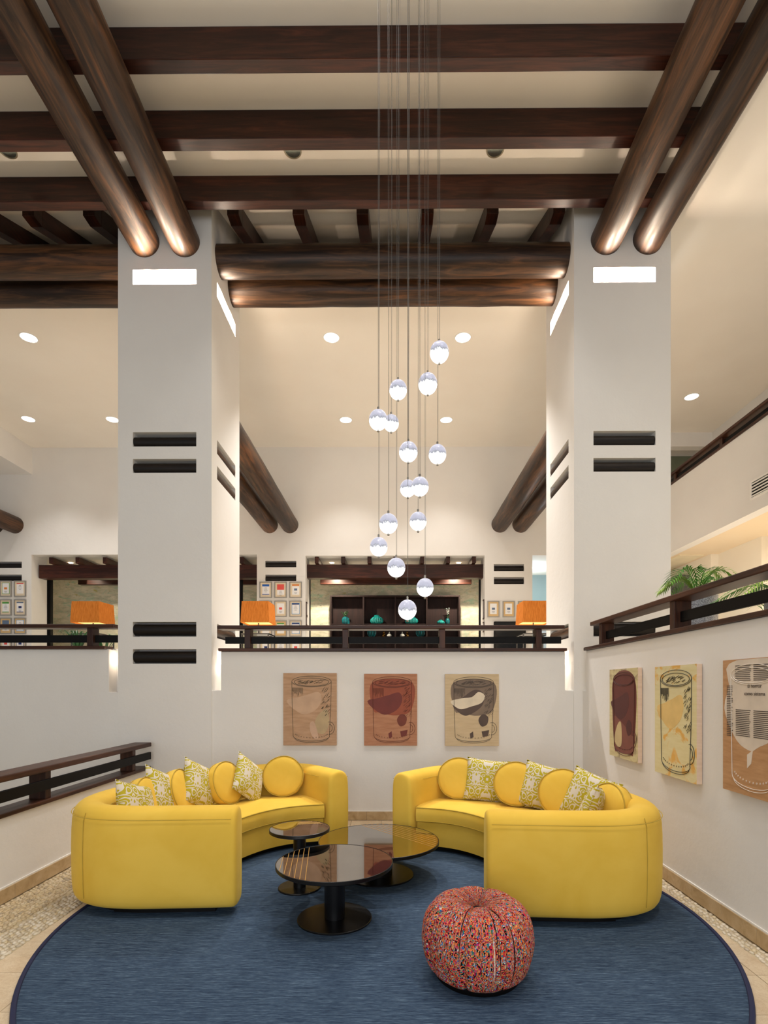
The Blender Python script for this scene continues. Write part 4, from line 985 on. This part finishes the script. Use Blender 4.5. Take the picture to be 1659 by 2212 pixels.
def mk_square(sz=.43, T=.15):
    r = root('patterned_cushion', (0, 0, 0), 'x', 'cushion'); n = 22; top = []; fs = []; vs = []
    for side in (1, -1):
        for i in range(n+1):
            for j in range(n+1):
                u, v = -1+2*i/n, -1+2*j/n; e = (1-abs(u)**2.6)*(1-abs(v)**2.6); k = 1-.07*(1-abs(u)**3)*abs(v)**3; k2 = 1-.07*(1-abs(v)**3)*abs(u)**3
                vs.append((u*sz/2*k2, side*-T/2*e**.55, v*sz/2*k))
    N = (n+1)**2
    for i in range(n):
        for j in range(n):
            a = i*(n+1)+j; fs.append((a, a+n+1, a+n+2, a+1)); fs.append((N+a, N+a+1, N+a+n+2, N+a+n+1))
    o = MB().add(vs, fs).build('cover', M_IKAT, r, smooth='all', local=True)
    bm = bmesh.new(); bm.from_mesh(o.data); bmesh.ops.remove_doubles(bm, verts=bm.verts, dist=.0008); bmesh.ops.recalc_face_normals(bm, faces=bm.faces); bm.to_mesh(o.data); bm.free()
    pts = []
    for (a0, b0, a1, b1) in ((-1, -1, 1, -1), (1, -1, 1, 1), (1, 1, -1, 1), (-1, 1, -1, -1)):
        for q in range(10):
            t = q/10; u, v = a0+(a1-a0)*t, b0+(b1-b0)*t; k = 1-.07*(1-abs(u)**3)*abs(v)**3; k2 = 1-.07*(1-abs(v)**3)*abs(u)**3; pts.append((u*sz/2*k2, 0, v*sz/2*k))
    MB().tube(pts, .004, 6, closed=True).build('piping', M_IKAT, r, smooth='all', local=True); return r
def mk_round(D=.42, T=.12):
    r = root('round_cushion', (0, 0, 0), 'x', 'cushion'); R0 = D/2; prof = []; rnd = random.Random(2)
    P = [(.001, -T/2-.012), (R0*.3, -T/2-.010), (R0*.65, -T/2-.003), (R0*.88, -T/2+.006), (R0*.985, -T/2+.02), (R0*1.01, -T*.2), (R0*1.015, 0), (R0*1.01, T*.2), (R0*.985, T/2-.02), (R0*.88, T/2-.006), (R0*.65, T/2+.003), (R0*.3, T/2+.01), (.001, T/2+.012)]
    w = MB().lathe(P, 64, fn=lambda a, s: 1+.012*math.sin(a*13)*(1-abs(s-.5)*2)+.008*math.sin(a*5+1)); w.v = [(x, z, y) for x, y, z in w.v]
    w.build('cover', M_VEL, r, smooth='all', local=True)
    for yy in (-T/2+.016, T/2-.016):
        MB().tube([(R0*(1.0+.006*math.sin(5*a+1))*math.cos(a), yy, R0*(1.0+.006*math.sin(5*a+1))*math.sin(a)) for a in [2*PI*i/56 for i in range(56)]], .0045, 6, closed=True).build('piping', M_PIPE, r, smooth='all', local=True)
    return r
protoS, protoR = mk_square(), mk_round(); used = set()
def put(proto, x, y, z, face, lean, roll, lab, grp):
    if proto in used: o = copy_tree(proto)
    else: o = proto; used.add(proto)
    yaw = math.atan2(face[1], face[0])+PI/2
    o.rotation_mode = 'XYZ'; m = Matrix.Rotation(yaw, 4, 'Z') @ Matrix.Rotation(-lean, 4, 'X') @ Matrix.Rotation(roll, 4, 'Y')
    o.rotation_euler = m.to_euler(); o.location = (x, y, z); o['label'] = lab; o['group'] = grp; return o
GL, GRt = 'cushions on the left sofa', 'cushions on the right sofa'
zc = .655+ZRUG; ln = .3
put(protoR, -1.16, 5.60, zc-.005, (.10, -1), ln, 0, 'round yellow cushion at the right end of the left sofa', GL)
put(protoS, -1.47, 5.40, zc, (.95, -.30), ln, .66, 'patterned cushion tipped on its corner, left of the fully visible round cushion', GL)
put(protoR, -1.65, 5.22, zc-.01, (.92, -.38), ln, .0, 'round yellow cushion between the two tall patterned ones on the left sofa', GL)
put(protoS, -1.83, 5.00, zc+.02, (.98, -.2), ln, .45, 'tallest patterned cushion standing on its corner on the left sofa', GL)
put(protoR, -1.93, 4.80, zc-.02, (1, -.05), ln, 0, 'round yellow cushion seen almost edge-on in the middle of the left sofa', GL)
put(protoS, -2.00, 4.58, zc+.015, (1, -.08), ln, .42, 'patterned cushion left of the edge-on round cushion on the left sofa', GL)
put(protoR, -2.03, 4.36, zc-.02, (1, -.05), ln, 0, 'round yellow cushion mostly hidden behind the leftmost patterned one', GL)
put(protoS, -2.01, 4.15, zc-.02, (1, -.10), ln, .30, 'patterned cushion farthest left on the left sofa', GL)
put(protoR, .67, 5.48, zc-.005, (-.18, -1), ln, 0, 'round yellow cushion at the left end of the right sofa', GRt)
put(protoS, .94, 5.36, zc, (-.15, -1), ln, .10, 'patterned cushion second from the left on the right sofa, fully visible', GRt)
put(protoR, 1.18, 5.14, zc, (-.3, -1), ln, 0, 'round yellow cushion third from the left on the right sofa', GRt)
put(protoS, 1.40, 4.98, zc, (-.5, -.87), ln, .18, 'patterned cushion fourth from the left on the right sofa', GRt)
put(protoR, 1.50, 4.72, zc-.005, (-.45, -.9), ln, 0, 'round yellow cushion fifth from the left on the right sofa', GRt)
put(protoS, 1.65, 4.50, zc, (-.7, -.72), ln, .28, 'patterned cushion leaning high behind the low one on the right sofa', GRt)
put(protoS, 1.52, 4.13, zc-.03, (-.75, .45), .35, -.2, 'low patterned cushion peeping over the near arm of the right sofa', GRt)
put(protoR, 1.68, 4.17, zc-.03, (-.9, -.3), ln, 0, 'small-looking round yellow cushion nearest the camera on the right sofa', GRt)

# ------------------------------------------------------------------ coffee tables
def topmat():
    t = NT('smoked_mirror_top', .03, 1.0); t.color(t.ramp(t.noise(t.coord(), 3, 2), [(.4, '#a39e9a'), (.6, '#a8a39f')])); return t.m
M_TOP = topmat(); M_TBL = plain('black_powder_coat', '#08080b', .35, 0, spec=.35, var=.1); M_LINE = plain('gold_inlay', '#d9a95a', .35, .6)
def ctable(cx, cy, R0, h, rb, rc, lab, dirv, offs, span):
    z = ZRUG; r = root('coffee_table', (cx, cy, z), lab, 'table'); o = (cx, cy, z)
    MB().lathe([(rb, 0), (rb, .008), (rb-.004, .012), (.001, .013)], 72, o).build('base', M_TBL, r, smooth=True)
    MB().lathe([(rc, .012), (rc, h-.028)], 48, o).build('column', M_TBL, r, smooth=True)
    MB().lathe([(R0-.01, h-.03), (R0, h-.024), (R0, h-.002), (R0-.004, h), (R0-.007, h-.004)], 96, o).build('rim', M_TBL, r, smooth=True)
    MB().lathe([(R0-.006, h-.012), (R0-.006, h-.002), (.001, h-.002)], 96, o).build('mirror_top', M_TOP, r, smooth=True)
    d = Vector((dirv[0], dirv[1], 0)).normalized(); n = Vector((-d.y, d.x, 0))
    for k in offs:
        L = math.sqrt(max(0, (R0-.012)**2-k*k)); a, b = -L*span[0], L*span[1]; c = Vector(o)+n*k+Vector((0, 0, h-.002))
        p, q = c+d*a, c+d*b; e = n*.002
        MB().add([p-e, q-e, q+e, p+e, p-e+Vector((0, 0, .0012)), q-e+Vector((0, 0, .0012)), q+e+Vector((0, 0, .0012)), p+e+Vector((0, 0, .0012))], [(3, 2, 1, 0), (4, 5, 6, 7), (0, 1, 5, 4), (1, 2, 6, 5), (2, 3, 7, 6), (3, 0, 4, 7)]).build('gold_line', M_LINE, r)
    return r
ctable(-.405, 3.66, .40, .395, .255, .070, 'front round black coffee table with gold lines on its left side', (-.12, 1), [.36, .325, .29, .255, .22, .185], (1, 1))
ctable(-.745, 4.22, .237, .475, .168, .049, 'small tall black side table in front of the left sofa', (1, .18), [.20, .175, .15, .125], (.1, 1))
ctable(-.125, 4.52, .51, .30, .295, .115, 'wide low black coffee table behind the front one', (1, -1.1), [.43, .39, .35, .31, .27, .23, .19], (1, 1))

# ------------------------------------------------------------------ pouf
def tweed():
    t = NT('multicolour_tweed', .9, spec=.1); u = t.n('ShaderNodeTexCoord')
    mp = t.n('ShaderNodeMapping'); mp.inputs['Scale'].default_value = (210, 84, 1); t.l(u.outputs['UV'], mp.inputs[0])
    br = t.n('ShaderNodeTexVoronoi', feature='F1'); br.voronoi_dimensions = '2D'; br.inputs['Scale'].default_value = 1; br.inputs['Randomness'].default_value = .75; t.l(mp.outputs[0], br.inputs['Vector'])
    sp = t.n('ShaderNodeSeparateColor'); t.l(br.outputs['Color'], sp.inputs[0])
    mp2 = t.n('ShaderNodeMapping'); mp2.inputs['Scale'].default_value = (120, 1.4, 1); t.l(u.outputs['UV'], mp2.inputs[0]); ns = t.noise(mp2.outputs[0], 1, 1)
    mp3 = t.n('ShaderNodeMapping'); mp3.inputs['Scale'].default_value = (4, 45, 1); t.l(u.outputs['UV'], mp3.inputs[0]); nh = t.noise(mp3.outputs[0], 1, 1)
    a = t.n('ShaderNodeMath', operation='MULTIPLY_ADD'); t.l(ns, a.inputs[0]); a.inputs[1].default_value = .55; t.l(sp.outputs[0], a.inputs[2])
    b = t.n('ShaderNodeMath', operation='MULTIPLY_ADD'); t.l(nh, b.inputs[0]); b.inputs[1].default_value = .45; t.l(a.outputs[0], b.inputs[2])
    c_ = t.n('ShaderNodeMath', operation='SUBTRACT'); t.l(b.outputs[0], c_.inputs[0]); c_.inputs[1].default_value = .5
    fr = t.n('ShaderNodeMath', operation='FRACT'); t.l(c_.outputs[0], fr.inputs[0])
    pal = ['#101018', '#d8483a', '#e58a4a', '#1a1a2a', '#c92a55', '#e27a3c', '#16808c', '#e9a45c', '#d23a5c', '#101014', '#e2d0bc', '#2a66a8', '#e58a50', '#d8503c', '#2f7a52', '#c2307a', '#e89a50', '#16161f', '#e8744a', '#2a8a90', '#e0683a', '#c41f30']
    c = t.ramp(fr.outputs[0], [(i/len(pal), p) for i, p in enumerate(pal)], 'CONSTANT'); t.color(c)
    lt = t.ramp(ns, [(.74, (0, 0, 0, 1)), (.76, (.8, .8, .8, 1))]); dk = t.ramp(ns, [(.31, (1, 1, 1, 1)), (.34, (0, 0, 0, 1))])
    cc = t.mix(lt, c, '#ead9c6'); cc = t.mix(dk, cc, '#15151d'); t.color(cc)
    t.bump(br.outputs['Distance'], .9, .006); return t.m
def pouf(cx, cy):
    r = root('pouf', (cx, cy, ZRUG), 'round pouf in multicoloured woven tweed standing on the rug', 'pouf')
    prof = [(.235, .028), (.272, .062), (.300, .14), (.308, .21), (.300, .28), (.278, .34), (.24, .385), (.19, .41), (.13, .412), (.075, .397), (.03, .367), (.012, .347)]
    pr = [tuple(p[:2]) for p in catmull([(a, b, 0) for a, b in prof], 34)]; n = 240; G = 8
    mb = MB(); vs = []; fs = []; uv = []
    for i, (rad, z) in enumerate(pr):
        for k in range(n+1):
            a = 2*PI*k/n; ph = abs(math.sin(a*G/2+1.5*PI)); cr = 1-ph
            dep = .045*math.exp(-(ph/.13)**2)+.02*(1-ph)**2; s = i/(len(pr)-1)
            rr = rad*(1-dep*1.2)-(.0 if s < .6 else 0); zz = z-(.028*math.exp(-(ph/.2)**2))*max(0, (s-.45))/.55*(1 if s < .9 else .4)+(.006*ph if s > .4 else 0)
            vs.append((cx+rr*math.cos(a), cy+rr*math.sin(a), ZRUG+zz)); uv.append((k/n*rad/.3*0+k/n, s*.62))
    m = n+1
    for i in range(len(pr)-1):
        for k in range(n): fs.append((i*m+k, i*m+k+1, (i+1)*m+k+1, (i+1)*m+k))
    fs.append(tuple((len(pr)-1)*m+k for k in range(n)))
    o = mb.add(vs, fs).build('cover', tweed(), r, smooth='all', recalc=False)
    ul = o.data.uv_layers.new(name='UVMap')
    for lp in o.data.loops: ul.data[lp.index].uv = uv[lp.vertex_index]
    MB().lathe([(.001, 0), (.024, .004), (.03, .012), (.016, .02), (.001, .022)], 24, (cx, cy, ZRUG+.352)).build('tuft_button', o.data.materials[0], r, smooth=True)
    MB().lathe([(.225, 0), (.232, .008), (.234, .034), (.225, .04)], 64, (cx, cy, ZRUG)).build('base', M_BLACK, r, smooth=True)
pp = PZ(1031, 2108, 0); pouf(pp.x, pp.y)

# ------------------------------------------------------------------ pendants
def globemat():
    t = NT('crackled_lit_glass', .08, spec=.6); c = t.n('ShaderNodeTexCoord'); sp = t.n('ShaderNodeSeparateXYZ'); t.l(c.outputs['Object'], sp.inputs[0])
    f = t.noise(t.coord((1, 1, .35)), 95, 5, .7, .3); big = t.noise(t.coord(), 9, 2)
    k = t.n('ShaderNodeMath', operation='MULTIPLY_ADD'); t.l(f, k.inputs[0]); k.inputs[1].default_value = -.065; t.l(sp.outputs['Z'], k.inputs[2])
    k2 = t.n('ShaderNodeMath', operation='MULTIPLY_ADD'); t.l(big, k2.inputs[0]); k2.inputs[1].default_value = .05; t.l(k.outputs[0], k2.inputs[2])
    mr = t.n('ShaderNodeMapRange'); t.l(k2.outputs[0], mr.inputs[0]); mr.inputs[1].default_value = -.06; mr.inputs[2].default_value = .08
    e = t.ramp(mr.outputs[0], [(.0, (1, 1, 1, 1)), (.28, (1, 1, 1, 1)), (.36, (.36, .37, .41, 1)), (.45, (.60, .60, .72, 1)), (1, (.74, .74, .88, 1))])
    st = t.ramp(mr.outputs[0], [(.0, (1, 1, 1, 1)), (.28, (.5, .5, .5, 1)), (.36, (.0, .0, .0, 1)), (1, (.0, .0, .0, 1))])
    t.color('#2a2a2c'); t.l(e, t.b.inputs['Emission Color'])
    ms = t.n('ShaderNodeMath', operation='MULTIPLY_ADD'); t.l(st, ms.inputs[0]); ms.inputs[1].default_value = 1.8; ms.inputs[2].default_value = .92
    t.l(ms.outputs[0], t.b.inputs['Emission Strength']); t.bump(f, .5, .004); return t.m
M_GLOBE = globemat()
PEND = [(949, 761, 41, 52), (924, 829, 41, 53), (860, 842, 38, 48), (817, 907, 40, 50), (845, 914, 33, 45), (882, 976, 40, 50), (945, 981, 38, 46), (881, 1055, 34, 44), (907, 1051, 38, 47),
        (903, 1126, 37, 45), (839, 1131, 40, 47), (818, 1181, 38, 43), (856, 1226, 39, 45), (918, 1269, 37, 42), (880, 1317, 40, 44)]
PN = ['highest glass globe pendant, at the upper right', 'second highest glass globe pendant, lower left of the highest', 'glass globe pendant left of the second highest one', 'leftmost of the two touching upper glass globe pendants',
      'glass globe pendant half behind the left upper one', 'glass globe pendant in the centre, just below the overlapping upper pair', 'glass globe pendant level with the centre one, at the right', 'glass globe pendant partly hidden in the lower overlapping pair',
      'front globe of the lower overlapping pair of glass pendants', 'glass globe pendant right below the lower overlapping pair', 'glass globe pendant at the left, level with the one below the lower pair', 'lowest glass globe pendant on the left side, above the far wall opening',
      'third lowest glass globe pendant, over the dark niche beam', 'second lowest glass globe pendant, right side over the bookcase', 'lowest glass globe pendant, just above the railing']
DEP = {4: 4.35, 7: 4.35, 3: 3.95, 8: 4.0}
M_WIRE = plain('steel_cable', '#4a4743', .6, .1); M_CAP = plain('nickel_cap', '#9a958c', .3, .9)
for i, ((px, py, w, h), lb) in enumerate(zip(PEND, PN)):
    Y = DEP.get(i, 4.0+.04*((i*5) % 7)); c = PY(px, py, Y); d = w/F_PX*Y; R0 = d/2
    r = root('glass_pendant', (c.x, c.y, c.z), lb, 'pendant lamp', 'glass globe pendants')
    m = MB(); N = 18; pr = [(max(.0008, R0*math.sin(PI*k/N)*(1.0)), -R0*1.08*math.cos(PI*k/N)) for k in range(N+1)]
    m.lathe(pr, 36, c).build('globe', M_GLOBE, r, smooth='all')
    MB().lathe([(.008, R0*1.06), (.008, R0*1.06+.022), (.003, R0*1.06+.026)], 14, c).build('top_cap', M_CAP, r, smooth=True)
    MB().lathe([(.006, -R0*1.06-.018), (.009, -R0*1.06-.014), (.007, -R0*1.04)], 14, c).build('end_cap', M_CAP, r, smooth=True)
    dx = ((i*37) % 5-2)*.0022
    MB().tube([(c.x, c.y, c.z+R0*1.06+.02), (c.x+dx, c.y, 7.43)], .0011, 5).build('cable', M_WIRE, r)
    MB().tube([(c.x+.004, c.y, c.z+R0*1.06+.02), (c.x+.012+dx, c.y, 7.43)], .0007, 5).build('cable', M_WIRE, r)
o = MB().lathe([(.36, 0), (.36, .02), (.34, .03)], 48, (.17, 4.1, 7.41)).build('ceiling_canopy', M_CAP, smooth=True); tag(o, 'round metal canopy on the ceiling carrying the glass pendants', 'canopy')

# ------------------------------------------------------------------ pieces that belong to a part go one level deeper
UNDER = {'framed_certificate': ('paper', ('header_print', 'footer_print', 'emblem_print', 'text_lines')), 'painting': ('painted_face', ('line_drawing', 'colour_patch', 'headline', 'newsprint_lines')),
         'glass_pendant': ('globe', ('top_cap', 'end_cap')), 'vase': ('body', ('rim',)), 'table_lamp': ('shade', ('bulb', 'diffuser')), 'coffee_table': ('mirror_top', ('gold_line',)),
         'potted_palm': ('pot', ('soil',)), 'pouf': ('cover', ('tuft_button',)), 'round_cushion': ('cover', ('piping',)), 'patterned_cushion': ('cover', ('piping',))}
stem = lambda o: o.name.split('.')[0]
for o in [k for k in S.objects if k.parent is None]:
    ch = list(o.children)
    if stem(o) in UNDER:
        a, names = UNDER[stem(o)]; par = next(c for c in ch if stem(c) == a)
        for c in ch:
            if stem(c) in names: c.parent = par
    elif stem(o) == 'curved_sofa':
        bk = next(c for c in ch if stem(c) == 'backrest'); se = next(c for c in ch if stem(c) == 'seat_cushion')
        for i, c in enumerate(sorted((c for c in ch if stem(c) == 'piping'), key=lambda c: c.name)): c.parent = bk if i < 4 else se
